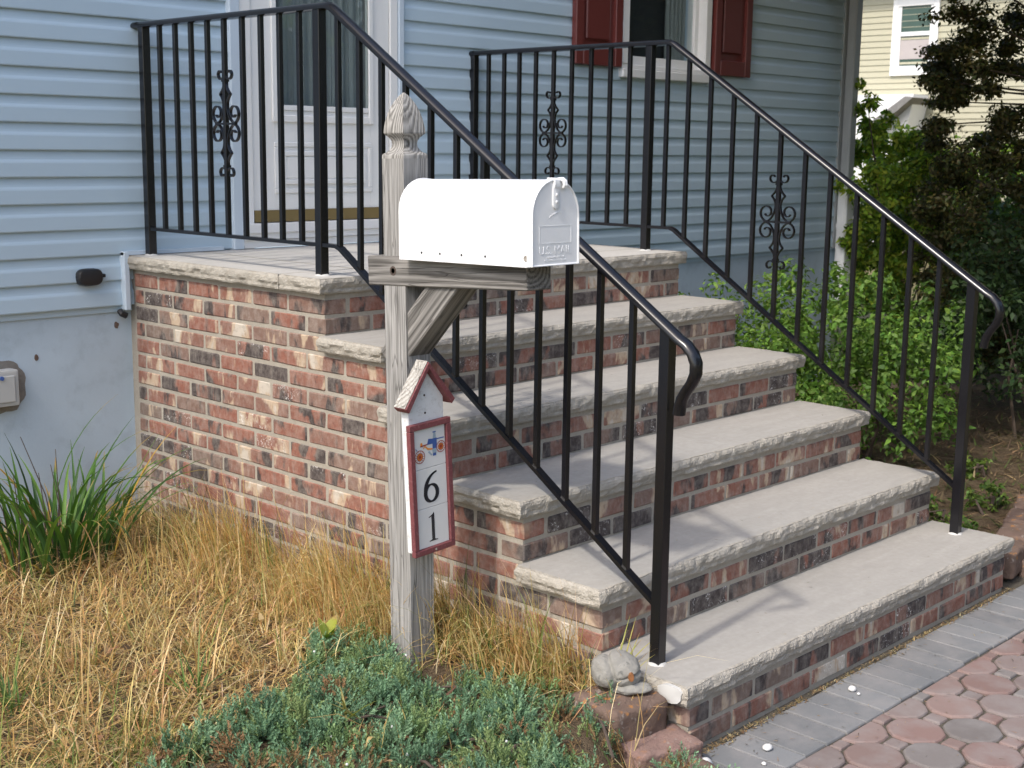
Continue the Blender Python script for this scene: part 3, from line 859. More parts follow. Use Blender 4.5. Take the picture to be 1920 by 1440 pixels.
    for cx, cz, r in ((-.037, -.020, .0185), (.040, -.005, .0165)):
        cz += z
        disc(cx, cz, .0001, r*.9, 4, yf-.0002); disc(cx, cz, r*.88, r, 0, yf-.0005)
        disc(cx, cz, .0001, r*.55, 1, yf-.0004); disc(cx, cz, r*.52, r*.6, 0, yf-.0006); disc(cx, cz, .0001, r*.16, 0, yf-.0007)
        g.m = 0
        for k in range(14):
            a = 2*math.pi*k/14; c, s = math.cos(a), math.sin(a); w_ = .0007
            g.add([(cx+c*q*r-s*w_*e, yf-.0005, cz+s*q*r+c*w_*e) for q, e in ((.15, 1), (.95, 1), (.95, -1), (.15, -1))], [(0, 1, 2, 3)])
    poly([(.010, -.006), (.026, -.006), (.026, .022), (.010, .022)], 2); poly([(.012, .022), (.024, .022), (.022, .038), (.014, .038)], 3); poly([(.012, .038), (.024, .038), (.024, .041), (.012, .041)], 2)
    poly([(.026, .017), (.052, .017), (.052, .020), (.026, .020)], 2); poly([(-.010, .008), (.010, .008), (.010, .022), (-.004, .024)], 2)
    poly([(-.034, .006), (-.008, .008), (-.008, .011), (-.034, .010)], 0); poly([(-.034, .010), (-.026, .010), (-.027, .018), (-.033, .017)], 1)
    poly([(-.024, -.002), (-.018, .004), (-.008, -.006), (.010, -.008), (.010, -.004), (-.006, -.001), (-.018, .008), (-.024, .002)], 1)
    poly([(.010, -.020), (.022, -.020), (.026, -.006), (.008, -.006)], 3); poly([(.010, -.026), (.022, -.026), (.022, -.018), (.010, -.018)], 2)
    poly([(-.008, -.012), (.004, -.024), (.008, -.021), (-.002, -.010)], 3, yf-.0005)
    poly([(-.052, .004), (-.046, -.003), (-.045, -.001), (-.051, .006)], 2, yf-.0008)
    g.obj('fire_pumper_print', mats, o)
    # screw heads
    for x, zz, y in ((-.004, -.135, -.0285), (-.004, -.087, -.0285), (0, zb+fw/2, -.0445)):
        g = MB(); g.loft([[(x+.0032*math.cos(k*math.pi/4), y-d, zz+.0032*math.sin(k*math.pi/4)) for k in range(8)] for d in (0, .0012)]); g.obj('screw', M['rust'] if zz > -.3 else M['steel'], root)
sign()

# ------------------------------------------------------------------ the blue house
EXPO = .0965
def plank_mesh(x0, x1, mat, e=EXPO, axis='x', k=1.0, jog=True):
    """one clapboard with a dutch-lap profile; axis 'x': faces -y, axis 'y': faces -x"""
    if jog: P = [(0, 0), (0, .0150*k), (.004*k, .0165*k), (.050*k, .0138*k), (.056*k, .0118*k), (.063*k, .0082*k), (.071*k, .0062*k), (e, .0028*k), (e, 0)]
    else: P = [(0, 0), (0, .016), (.004, .0165), (e, .003), (e, 0)]
    g = MB(); rings = []
    for x in (x0, x1):
        rings.append([(x, -o, z) if axis == 'x' else (-o, x, z) for z, o in P])
    g.loft(rings); return g.mesh('siding_plank', mat)

def house():
    root = empty('blue_house', (1.5, YW, 0))
    tag(root, 'blue vinyl sided house with storm door, maroon shutters and painted foundation', 'house')
    off = Vector(root.location)
    P = lambda g, name, mat, par=None, **k: g.obj(name, mat, par or root, -off if par is None else (0, 0, 0), **k)
    z0 = .925
    lm = plank_mesh(-4.2, .452, M['siding']); rm = plank_mesh(1.362, 5.10, M['siding'])
    rm1 = plank_mesh(1.362, 2.880, M['siding']); rm2 = plank_mesh(3.646, 5.10, M['siding'])
    n = 19
    for k in range(n):
        z = z0+k*EXPO
        for me in ((lm, rm) if z < 1.83 else (lm, rm1, rm2)): link('siding_plank', me, root, Vector((0, YW, z))-off)
    g = MB(); g.box(-4.2, 5.2, YW+.002, YW+.15, .90, 1.10)
    g.box(-4.2, .452, YW+.002, YW+.15, 1.10, 4.6); g.box(1.362, 2.89, YW+.002, YW+.15, 1.10, 4.6); g.box(3.64, 5.2, YW+.002, YW+.15, 1.10, 4.6)
    g.box(2.89, 3.64, YW+.002, YW+.15, 1.10, 1.93); g.box(2.89, 3.64, YW+.002, YW+.15, 3.3, 4.6); g.box(.452, 1.362, YW+.002, YW+.15, 3.25, 4.6)
    g.box(5.05, 5.2, YW+.15, 9, .90, 4.6); P(g, 'wall', M['siding'])
    g = MB(); g.box(-4.2, 5.19, YW+.012, YW+.25, -.2, .9245); g.box(5.0, 5.19, YW+.25, 9, -.2, .9245); P(g, 'foundation', M['found'])
    g = MB(); g.add([(-4.5, YW-.45, 4.45), (5.5, YW-.45, 4.45), (5.5, 5, 7), (-4.5, 5, 7), (-4.5, YW-.45, 4.6), (5.5, YW-.45, 4.6), (5.5, 5, 7.15), (-4.5, 5, 7.15)],
                    [(0, 1, 2, 3), (4, 5, 6, 7), (0, 1, 5, 4), (1, 2, 6, 5), (2, 3, 7, 6), (3, 0, 4, 7)]); P(g, 'roof', M['shingle'])
    # corner post and downspout
    g = MB(); g.box(5.10, 5.205, YW-.022, YW+.08, .915, 4.4); P(g, 'corner_post', M['spout'])
    g = MB(); g.box(5.125, 5.205, YW-.085, YW-.025, .56, 4.4); ds = P(g, 'downspout', M['spout'], bevel=.008)
    g = MB(); g.box(5.118, 5.212, YW-.092, YW-.022, 1.05, 1.075); g.box(5.118, 5.212, YW-.092, YW-.022, 2.5, 2.53); P(g, 'downspout_strap', M['white'])
    g = MB(); g.box(5.112, 5.216, YW-.095, YW-.0235, .57, 1.33); P(g, 'downspout_boot', M['white'], bevel=.01)
    # vinyl starter trim beside the stoop
    g = MB(); g.box(-.046, -.024, YW-.040, YW+.01, .908, 1.128); P(g, 'corner_trim', M['trimblue'], bevel=.002)
    g = MB(); g.box(-.046, .40, YW-.036, YW-.014, 1.1155, 1.130); P(g, 'corner_trim', M['trimblue'])
    g = MB(); g.tube([(-.055, YW-.01, .905), (-.055, YW-.02, .895), (-.035, YW-.022, .885)], .012, 8); P(g, 'pipe_stub', M['black'])
    # black vent cap on the siding
    g = MB(); el = [(math.cos(a), math.sin(a)) for a in [k*math.pi/12 for k in range(24)]]
    sup = [(math.copysign(abs(c)**.6, c), math.copysign(abs(s)**.7, s)) for c, s in el]
    g.loft([[(-.183+.050*k*c, YW-.012-d, 1.041+.032*k*s) for c, s in sup] for k, d in ((1, 0), (1, .022), (.9, .030), (.55, .034))]); v = P(g, 'vent_cap', M['black'], smooth=True)
    g = MB(); g.box(-.138, -.118, YW-.03, YW-.012, 1.038, 1.050); P(g, 'vent_tab', M['black'], bevel=.002)
    for cx, cz, rr in ((-.387, .757, .010), (-.060, .848, .012)):
        g = MB(); pts = [(cx+rr*(.75+.4*vn((k, cz*9, 2)))*math.cos(k*.524), cz+rr*1.5*(.8+.4*vn((k*.7, 3, cx*9)))*math.sin(k*.524)) for k in range(12)]
        g.loft([[(x, YW+.016, z) for x, z in pts], [(x, YW+.0095, z) for x, z in pts]]); P(g, 'paint_chip', M['blockbrown'])
    # utility box and the bare concrete round it
    g = MB(); ring = []
    for k in range(40):
        a = 2*math.pi*k/40; rr = 1+.16*vn((math.cos(a)*2.2, math.sin(a)*2.2, 4))+.07*vn((math.cos(a)*7, math.sin(a)*7, 1))
        ring.append((-.562+.130*rr*math.copysign(abs(math.cos(a))**.8, math.cos(a)), .664+.100*rr*math.copysign(abs(math.sin(a))**.8, math.sin(a))))
    g.loft([[(x, YW+.016, z) for x, z in ring], [(x, YW+.0095, z) for x, z in ring]]); P(g, 'bare_patch', M['patch'])
    g = MB(); g.box(-.60, -.484, YW-.045, YW+.012, .600, .730); ub = P(g, 'utility_box', M['grey'], bevel=.008, seg=2)
    g = MB(); g.box(-.590, -.500, YW-.051, YW-.0455, .615, .712); P(g, 'utility_box_lid', M['grey'], bevel=.003)
    g = MB(); g.tube([(-.55, YW-.049, .705), (-.55, YW-.056, .705)], .008, 8); P(g, 'utility_box_screw', M['blueg'])
    # ---------------- entrance
    yd = YW-.020
    g = MB(); g.box(.452, .500, YW-.035, YW+.14, 1.1135, 3.2); P(g, 'door_casing', M['trimblue'], bevel=.003)
    g = MB(); g.box(.502, .556, YW-.028, YW+.14, 1.1135, 3.2); P(g, 'door_casing', M['cream'], bevel=.003)
    g = MB(); g.box(1.286, 1.330, YW-.028, YW+.14, 1.1135, 3.2); P(g, 'door_casing', M['cream'], bevel=.003)
    g = MB(); g.box(1.332, 1.362, YW-.035, YW+.14, 1.1135, 3.2); P(g, 'door_casing', M['trimblue'], bevel=.003)
    door = empty('storm_door', Vector((.92, yd, 1.217))-off); door.parent = root
    o2 = Vector((.92, yd, 1.217))
    DP = lambda g, name, mat, **k: g.obj(name, mat, door, -o2, **k)
    g = MB(); xa, xb = .560, 1.282
    g.box(xa, .668, yd, yd+.03, 1.268, 3.2); g.box(1.176, xb, yd, yd+.03, 1.268, 3.2); g.box(.669, 1.175, yd, yd+.03, 1.268, 1.672); DP(g, 'frame', M['cream'])
    g = MB(); g.box(.655, .680, yd-.010, yd-.0006, 1.625, 3.2); g.box(1.164, 1.189, yd-.010, yd-.0006, 1.625, 3.2); g.box(.6805, 1.1635, yd-.010, yd-.0006, 1.625, 1.655); DP(g, 'glass_trim', M['cream'], bevel=.003)
    g = MB(); g.box(.6805, 1.1635, yd-.006, yd+.010, 1.673, 1.694); DP(g, 'glass_rail', M['cream'], bevel=.002)
    g = MB(); g.box(.668, 1.176, yd+.012, yd+.016, 1.60, 3.2); DP(g, 'glass', M['glass'])
    for (x0, x1, za, zb, d) in ((.662, 1.182, 1.335, 1.545, .006), (.700, 1.144, 1.372, 1.508, .010)):
        g = MB(); w_ = .02
        for q in ((x0, x1, zb-w_, zb), (x0, x1, za, za+w_), (x0, x0+w_, za+w_+.0003, zb-w_-.0003), (x1-w_, x1, za+w_+.0003, zb-w_-.0003)):
            g.box(q[0], q[1], yd-d, yd-.0004, q[2], q[3])
        DP(g, 'panel_moulding', M['cream'], bevel=.003)
    g = MB(); g.box(.720, 1.124, yd-.007, yd-.0004, 1.393, 1.487); DP(g, 'raised_panel', M['cream'], bevel=.006)
    g = MB(); g.box(xa, xb, yd-.006, yd+.03, 1.220, 1.2675); DP(g, 'kick_sweep', M['gold'])
    # inner door and sheer curtain behind the glass
    g = MB(); pts = [(.56+k*.0073, YW+.030+.008*math.sin(k*.9)+.006*math.sin(k*2.3)) for k in range(100)]
    g.add([(x, y, 1.5) for x, y in pts]+[(x, y, 3.2) for x, y in pts], [(k, k+1, k+101, k+100) for k in range(99)]); DP(g, 'curtain', M['curtain'], smooth=True)
    g = MB(); g.box(.56, 1.28, YW+.12, YW+.135, 1.2, 3.2); DP(g, 'inner_door', M['dark'])
    # sill and riser boards below the door
    g = MB(); g.box(.502, 1.330, YW-.050, YW+.14, 1.176, 1.2165); P(g, 'door_sill', M['white'], bevel=.003)
    g = MB(); g.box(.502, 1.330, YW-.040, YW+.14, 1.150, 1.1755); P(g, 'riser_board', M['cream'])
    g = MB(); g.box(.502, 1.330, YW-.030, YW+.14, 1.118, 1.1475); P(g, 'riser_board', M['cream'])
    g = MB(); g.box(1.364, 1.9, YW-.03, YW+.0, 1.1135, 1.125); P(g, 'flashing', M['trimblue'])
    # ---------------- window and shutters
    wx0, wx1, wz0, wz1 = 2.876, 3.650, 1.905, 3.3
    win = empty('window', Vector((3.26, YW, 1.9))-off); win.parent = root; o3 = Vector((3.26, YW, 1.9))
    WP = lambda g, name, mat, **k: g.obj(name, mat, win, -o3, **k)
    yo = YW-.034
    for xj in (wx0, wx1-.05):
        g = MB(); g.box(xj, xj+.05, yo, YW+.10, wz0+.0705, wz1); WP(g, 'jamb', M['white'], bevel=.003)
    g = MB(); g.box(wx0-.01, wx1+.01, yo-.012, YW+.10, wz0, wz0+.045); g.box(wx0, wx1, yo+.004, YW+.10, wz0+.0455, wz0+.070); WP(g, 'sill', M['white'], bevel=.004)
    g = MB(); g.box(wx0+.0505, wx0+.085, YW+.02, YW+.06, wz0+.0705, wz1); g.box(wx1-.085, wx1-.0505, YW+.02, YW+.06, wz0+.0705, wz1); g.box(wx0+.0855, wx1-.0855, YW+.02, YW+.06, wz0+.0705, wz0+.118); WP(g, 'sash', M['white'], bevel=.003)
    g = MB(); g.box(wx0+.085, wx1-.085, YW+.038, YW+.042, wz0+.1, wz1); WP(g, 'pane', M['glass'])
    g = MB(); g.box(wx0+.05, wx1-.05, YW+.16, YW+.17, wz0, wz1+.2); WP(g, 'dark_room', M['dark'])
    g = MB(); pts = [(wx1-.24+k*.0063, YW+.11+.01*math.sin(k*1.1)) for k in range(31)]
    g.add([(x, y, 1.9) for x, y in pts]+[(x, y, 3.3) for x, y in pts], [(k, k+1, k+32, k+31) for k in range(30)]); WP(g, 'curtain', M['curtain'])
    for x0, x1 in ((2.490, 2.856), (3.672, 4.030)):
        sh = empty('shutter', Vector((x0, YW, 1.953))-off); sh.parent = root; o4 = Vector((x0, YW, 1.953))
        g = MB(); ys = YW-.048; zb, zt = 1.953, 3.3; s_ = .058
        g.box(x0, x0+s_, ys, YW-.015, zb, zt); g.box(x1-s_, x1, ys, YW-.015, zb, zt); g.box(x0+s_+.0005, x1-s_-.0005, ys, YW-.015, zb, zb+.085); g.obj('frame', M['maroon'], sh, -o4, bevel=.004)
        g = MB(); g.box(x0+s_-.002, x1-s_+.002, ys+.022, YW-.016, zb+.080, zt); g.obj('panel', M['maroon'], sh, -o4)
        g = MB(); g.box(x0+s_+.03, x1-s_-.03, ys+.010, ys+.0215, zb+.125, zt); g.obj('raised_panel', M['maroon'], sh, -o4, bevel=.008)
house()

# ------------------------------------------------------------------ house beyond the trees
def far_house():
    X = 16.38
    root = empty('beige_house', (X, 7, 0)); off = Vector(root.location)
    tag(root, 'beige sided neighbouring house with white window beyond the maple', 'house')
    me = plank_mesh(-2, 12, M['farside'], .0905, 'y', jog=False)
    for k in range(44): link('siding_plank', me, root, Vector((X, 0, .15+k*.0905))-off)
    P = lambda g, name, mat, par=None, **k: g.obj(name, mat, par or root, -off, **k)
    g = MB(); g.box(X+.002, X+7, -2, 12, -.1, 4.13); P(g, 'wall', M['farside'])
    g = MB(); g.add([(X-.32, -2.3, 4.13), (X-.32, 12.3, 4.13), (X+4, 12.3, 6.6), (X+4, -2.3, 6.6), (X-.32, -2.3, 4.3), (X-.32, 12.3, 4.3), (X+4, 12.3, 6.8), (X+4, -2.3, 6.8)],
                    [(0, 1, 2, 3), (4, 5, 6, 7), (0, 1, 5, 4), (1, 2, 6, 5), (2, 3, 7, 6), (3, 0, 4, 7)]); P(g, 'roof', M['shingle'])
    g = MB(); g.box(X-.36, X-.325, -2.3, 12.3, 4.10, 4.29); P(g, 'gutter', M['white'])
    def window(y0, y1, z0, z1):
        w = empty('window', Vector((X, (y0+y1)/2, z0))-off); w.parent = root; o = Vector((X, (y0+y1)/2, z0))
        f = .085
        g = MB(); x0 = X-.05
        for q in ((y0, y0+f, z0+.14, z1), (y1-f, y1, z0+.14, z1), (y0+f+.001, y1-f-.001, z1-f*1.2, z1), (y0, y1, z0, z0+.139)): g.box(x0, X+.02, q[0], q[1], q[2], q[3])
        g.obj('frame', M['white'], w, -o)
        zm = (z0+z1)/2+.05; ya, yb = y0+f+.001, y1-f-.001
        g = MB()
        for q in ((ya, ya+.05, z0+.14, z1-.103), (yb-.05, yb, z0+.14, z1-.103), (ya+.051, yb-.051, zm-.03, zm+.03)): g.box(x0+.015, X+.02, q[0], q[1], q[2], q[3])
        g.obj('sash', M['white'], w, -o)
        g = MB(); g.box(X-.012, X-.004, ya+.04, yb-.04, z0+.14, zm); g.obj('pane', M['farglass'], w, -o)
        g = MB(); g.box(X-.016, X-.008, ya+.04, yb-.04, zm, z1-.1); g.obj('pane', M['farglass'], w, -o)
        g = MB(); g.box(X-.018, X-.0125, ya+.05, yb-.05, z0+.24, zm-.09); g.obj('blind', M['blind'], w, -o)
    window(6.21, 6.955, 2.70, 3.82); window(3.75, 4.60, 2.72, 3.84)
    # side porch: white gable panel with a grey raking roof
    g = MB(); g.loft([[(X-.5, y, z) for y, z in ((7.9, .2), (6.75, .2), (6.30, 2.30), (6.30, 2.40), (7.9, 2.40))], [(X-.03, y, z) for y, z in ((7.9, .2), (6.75, .2), (6.30, 2.30), (6.30, 2.40), (7.9, 2.40))]]); P(g, 'porch_gable', M['white'])
    g = MB(); g.loft([[(x, 6.99, 1.90), (x, 6.32, 2.36), (x, 6.20, 2.34), (x, 6.87, 1.80)] for x in (X-.72, X-.02)]); P(g, 'porch_roof', M['shingle'])
far_house()

# ------------------------------------------------------------------ foliage tools
def jitter_tone(base, n, v=.25, r=nr):
    """own colour of each leaf: a hue picked from `base` with a small spread"""
    base = np.array(base, float); k = r.integers(0, len(base), n); c = base[k]*(1+r.normal(0, v, (n, 1)))
    return np.clip(c*(1+r.normal(0, .06, (n, 3))), .004, .9)

def leaf_cloud(P, N, size, tones, var=.2, ratio=.5, fold=.25, r=nr):
    """P positions, N preferred normals -> folded pointed leaves of 6 vertices (2 quads)"""
    n = len(P); size = size*(1+r.normal(0, .22, n)).clip(.5, 1.7)
    up = N+r.normal(0, .55, (n, 3)); up /= np.linalg.norm(up, axis=1, keepdims=True)
    a = np.cross(up, r.normal(0, 1, (n, 3))); a /= np.linalg.norm(a, axis=1, keepdims=True)+1e-9
    b = np.cross(up, a); L = size[:, None]; Wd = L*ratio*.5
    droop = -up*L*.12
    v0 = P; v1 = P+a*L*.38+b*Wd+up*L*fold*.25; v2 = P+a*L*.45; v3 = P+a*L*.38-b*Wd+up*L*fold*.25; v4 = P+a*L+droop
    V = np.stack([v0, v1, v2, v3, v4], 1).reshape(-1, 3)
    o = np.arange(n)*5
    F = np.concatenate([np.stack([o, o+2, o+1], 1), np.stack([o, o+3, o+2], 1), np.stack([o+2, o+4, o+1], 1), np.stack([o+3, o+4, o+2], 1)])
    col = np.repeat(jitter_tone(tones, n, var, r), 5, 0)
    return V, F, col

def merge(parts):
    V = []; F = []; Cc = []; k = 0
    for v, f, c in parts: V.append(v); F.append(f+k); Cc.append(c); k += len(v)
    return np.concatenate(V), np.concatenate(F), np.concatenate(Cc)

def clump_points(centers, radii, n, shell=.55, r=nr, flat=1.0):
    """points in ragged clumps: most near the surface of each clump"""
    centers = np.array(centers, float); radii = np.array(radii, float)
    w = radii**2; k = r.choice(len(centers), n, p=w/w.sum())
    d = r.normal(0, 1, (n, 3)); d /= np.linalg.norm(d, axis=1, keepdims=True)
    rad = radii[k]*(shell+(1-shell)*r.random(n)**.6)*(1+.22*np.sin(d[:, 0]*7+k)*np.sin(d[:, 1]*6+k*2)*np.sin(d[:, 2]*5+1))
    P = centers[k]+d*rad[:, None]*np.array([1, 1, flat])
    return P, d*np.array([1, 1, 1])+np.array([0, 0, .6])

def shrub(name, label, cat, base, ctrs, rads, n, size, tones, ratio=.5, group=None, var=.22, stems=7, zmin=.0, shell=.5):
    root = empty(name, base); tag(root, label, cat, group)
    ctrs = np.array(ctrs, float)
    # many small sub-clumps on each lobe so the outline breaks up
    sub, sr = [], []
    for c, rd in zip(ctrs, rads):
        m = max(10, int(26*rd/.4))
        d = nr.normal(0, 1, (m, 3)); d /= np.linalg.norm(d, axis=1, keepdims=True)
        sub.append(c+d*rd*(.45+.55*nr.random((m, 1)))); sr.append(nr.uniform(.16, .34, m)*rd)
    sub = np.concatenate(sub); sr = np.concatenate(sr)
    P, N = clump_points(sub, sr, n, .35)
    keep = P[:, 2] > zmin; P, N = P[keep], N[keep]
    V, F, col = leaf_cloud(P, N, size, tones, var, ratio)
    np_mesh('foliage', V-np.array(base), F, M['leaf'], col, root)
    g = MB(); b = Vector(base)
    for k in range(stems):
        c = Vector(ctrs[k % len(ctrs)]); q = Vector((rng.uniform(-.06, .06), rng.uniform(-.06, .06), 0))
        e = c-b+Vector((rng.uniform(-.2, .2), rng.uniform(-.2, .2), rng.uniform(-.05, .15)))*rads[k % len(ctrs)]
        m = q.lerp(e, .5)+Vector((rng.uniform(-.05, .05), rng.uniform(-.05, .05), .04))
        g.tube([q-Vector((0, 0, .08)), m, e], [.010, .007, .003], 5)
    so_ = g.obj('stems', M['bark'], root); so_['kind'] = 'stuff'
    return root

# ------------------------------------------------------------------ shrubs, tree and far planting
AZ_T = [(.12, .225, .034), (.16, .285, .046), (.09, .175, .03), (.20, .31, .065)]
DK_T = [(.028, .055, .018), (.04, .075, .022), (.05, .085, .028), (.022, .045, .018)]
BR_T = [(.20, .30, .026), (.26, .36, .034), (.145, .25, .026), (.31, .36, .045), (.10, .18, .022)]
MP_T = [(.052, .052, .018), (.072, .066, .022), (.042, .054, .017), (.085, .068, .026), (.056, .074, .020), (.11, .098, .026)]
shrub('azalea_shrub', 'light green small leaved shrub against the steps below the far railing', 'shrub', (2.25, .15, .03),
      [(2.25, .12, .45), (2.45, .35, .62), (2.70, .15, .58), (2.55, -.15, .42), (2.95, .35, .72), (2.3, -.3, .26)], [.30, .30, .34, .30, .32, .22], 9500, .030, AZ_T, group='shrubs beside the steps')
shrub('azalea_shrub', 'mid green shrub standing behind the middle balusters of the far railing', 'shrub', (3.2, -.15, .03),
      [(3.1, -.1, .50), (3.35, -.35, .50), (3.45, .15, .72), (2.85, -.42, .36), (3.65, -.15, .55)], [.36, .34, .38, .26, .34], 9000, .036, [(.11, .205, .034), (.14, .245, .040), (.08, .155, .030)], group='shrubs beside the steps')
shrub('dark_shrub', 'dark green shrub right of the far railing post over bare soil', 'shrub', (4.3, -.55, .03),
      [(4.1, -.45, .62), (4.5, -.75, .55), (4.6, -.2, .75), (4.95, -.75, .72), (3.95, -.85, .5)], [.38, .36, .42, .40, .26], 9000, .042, DK_T, zmin=.2)
CB = [((5.22, 1.07, 1.86), 0.088), ((5.41, 1.12, 1.69), 0.105), ((5.62, 1.16, 1.52), 0.158), ((5.43, 0.9, 1.49), 0.141), ((5.72, 0.9, 1.49), 0.123), ((5.2, 0.95, 1.32), 0.176), ((5.52, 0.89, 1.25), 0.211), ((5.87, 0.85, 1.35), 0.176), ((5.21, 1.01, 1.04), 0.176), ((5.53, 0.95, 0.96), 0.211), ((5.42, 0.63, 0.99), 0.176), ((5.32, 0.97, 0.73), 0.176), ((5.63, 0.9, 0.6), 0.211), ((5.54, 0.6, 0.74), 0.176), ((5.59, 1.09, 1.73), 0.053), ((5.38, 0.84, 1.64), 0.063)]
shrub('leafy_bush', 'tall bright green bush at the corner of the blue house', 'bush', (6.0, 1.0, 0), [c for c, r in CB], [r*1.3 for c, r in CB], 26000, .042, BR_T, group='leafy bushes behind the house corner')
shrub('leafy_bush', 'yellow green bush growing in front of the white porch gable', 'bush', (8.2, 2.2, 0),
      [(8.0, 2.2, 1.1), (8.4, 1.9, 1.3), (8.2, 2.45, 1.55), (8.7, 1.6, 1.2), (8.5, 1.5, .6)], [.55, .48, .40, .5, .6], 7000, .075, BR_T, group='leafy bushes behind the house corner')
shrub('leafy_bush', 'deep green bush in the shade under the maple', 'bush', (6.4, .35, 0),
      [(6.3, .45, .65), (6.6, .1, .8), (6.9, .6, 1.0), (6.2, -.25, .5), (7.2, -.1, .9)], [.48, .5, .5, .4, .5], 14000, .055, [(.055, .105, .022), (.075, .135, .025), (.04, .075, .018)], group='leafy bushes behind the house corner')

def hedge():
    ctr = [(8.5+.5*k, .8-.75*k+.3*math.sin(k*2.1), .8+.2*math.sin(k*1.7)) for k in range(-1, 8)]
    shrub('hedge', 'dark hedge filling the back of the side garden', 'hedge', (9.5, -.8, 0), ctr, [.75]*len(ctr), 9000, .085, DK_T)
hedge()

def maple():
    base = Vector((6.35, -.55, 0)); root = empty('maple_tree', base)
    tag(root, 'dark bronze leaved maple overhanging the side of the house', 'tree')
    g = MB()
    trunk = [(0, 0, -.1), (.03, .02, .5), (-.03, .06, 1.0), (.02, .05, 1.5), (.08, .0, 2.1)]
    g.tube(trunk, [.085, .07, .062, .055, .045], 9)
    lobes = [((4.93, 0.32, 2.35), 0.096), ((5.28, 0.32, 2.32), 0.145), ((5.65, 0.31, 2.35), 0.145), ((5.1, 0.29, 2.18), 0.112), ((5.46, 0.28, 2.17), 0.112), ((4.89, 0.31, 2.12), 0.08), ((5.06, 0.5, 2.13), 0.048), ((5.32, 0.59, 2.08), 0.071), ((4.91, 0.43, 1.96), 0.045), ((5.23, 0.47, 2.01), 0.08), ((4.96, 0.21, 2.03), 0.064), ((5.29, 0.23, 2.04), 0.058), ((5.63, 0.25, 2.05), 0.058), ((4.95, 0.38, 1.9), 0.064), ((5.25, 0.44, 1.93), 0.048), ((4.99, 0.15, 1.91), 0.032), ((5.09, 0.39, 1.84), 0.039), ((5.29, 0.56, 1.84), 0.032), ((4.88, 0.39, 1.7), 0.051), ((5.11, 0.49, 1.59), 0.058), ((5.09, 0.01, 1.76), 0.08), ((5.27, 0.16, 1.69), 0.08), ((5.44, 0.34, 1.61), 0.08), ((5.21, 0.03, 1.59), 0.145), ((5.33, 0.24, 1.5), 0.128), ((4.88, 0.16, 1.5), 0.08), ((5.04, 0.34, 1.43), 0.096), ((5.39, 0.32, 1.33), 0.161), ((5.15, 0.02, 1.35), 0.193), ((5.08, 0.45, 1.3), 0.112), ((4.77, 0.19, 1.19), 0.145), ((4.9, 0.42, 1.18), 0.08), ((5.38, 0.26, 1.07), 0.193), ((5.14, -0.05, 1.03), 0.193), ((5.05, 0.41, 1.01), 0.145), ((4.76, 0.13, 0.88), 0.193), ((5.16, 0.04, 0.74), 0.225), ((5.09, 0.49, 0.78), 0.128), ((4.92, 0.08, 0.63), 0.193), ((5.29, 0.0, 0.41), 0.193), ((4.79, -0.03, 0.4), 0.193)]
    shade_lobes = [((7.4, -1.8, 2.6), .8), ((7.8, -2.8, 2.2), .9), ((6.6, -.2, 3.7), .8), ((7.6, -2.2, 3.6), .9), ((8.6, -3.6, 3.2), 1.0), ((8.2, -1.2, 3.8), 1.0), ((7.2, -3.6, 3.9), .9), ((6.7, -1.6, 4.4), .9), ((6.2, -2.6, 3.6), .7), ((7.6, -4.6, 2.6), .9), ((6.6, -.9, 5.2), .8), ((7.6, -3.2, 5.0), 1.0)]  # unseen crown lobes, added to shade the wall right of the door
    lobes += [((6.1, -.8, 2.1), .6), ((6.0, -.3, 2.9), .6), ((6.6, -1.2, 1.5), .6), ((6.9, -.6, 2.8), .7), ((6.3, -1.1, .9), .45), ((5.2, .62, 2.75), .30), ((5.35, .6, 3.1), .4), ((5.7, .35, 3.5), .5)]
    for c, r_ in lobes[::2]:
        e = Vector(c)-base; s = Vector(trunk[3]) if c[2] > 1.6 else Vector(trunk[1]); m = s.lerp(e, .5)+Vector((0, 0, .16))
        g.tube([s, m, e], [.016, .009, .003], 6)
        for q in range(4):
            d = Vector((rng.uniform(-1, 1), rng.uniform(-1, 1), rng.uniform(-.4, .5)))*r_*.9
            g.tube([e*.92+m*.08, e+d*.6, e+d], [.004, .003, .001], 4)
    g.obj('trunk', M['bark'], root)
    sub, sr = [], []
    for c, r_ in lobes:
        m = int(22*(r_/.35)**1.5)+8
        d = nr.normal(0, 1, (m, 3)); d /= np.linalg.norm(d, axis=1, keepdims=True)
        sub.append(np.array(c)+d*np.array([1.1, 1.1, .75])*r_*(.1+1.25*nr.random((m, 1)))); sr.append(nr.uniform(.045, .12, m))
    sub = np.concatenate(sub); sr = np.concatenate(sr)
    P, N = clump_points(sub, sr, 60000, .0, flat=.5)
    V, F, col = leaf_cloud(P, N, .031, MP_T, .28, .5)
    np_mesh('crown', V-np.array(base), F, M['leaf'], col, root)
    shade_low = [((6.2, -1.8, 1.6), .8), ((6.8, -2.6, 1.2), .9), ((7.2, -3.6, 1.6), .9), ((6.0, -2.8, 2.7), .7), ((6.9, -1.6, 2.6), .8), ((7.8, -4.6, 1.2), 1.0)]  # low lobes out of view, added to block skylight from the right front
    shade_lobes += shade_low
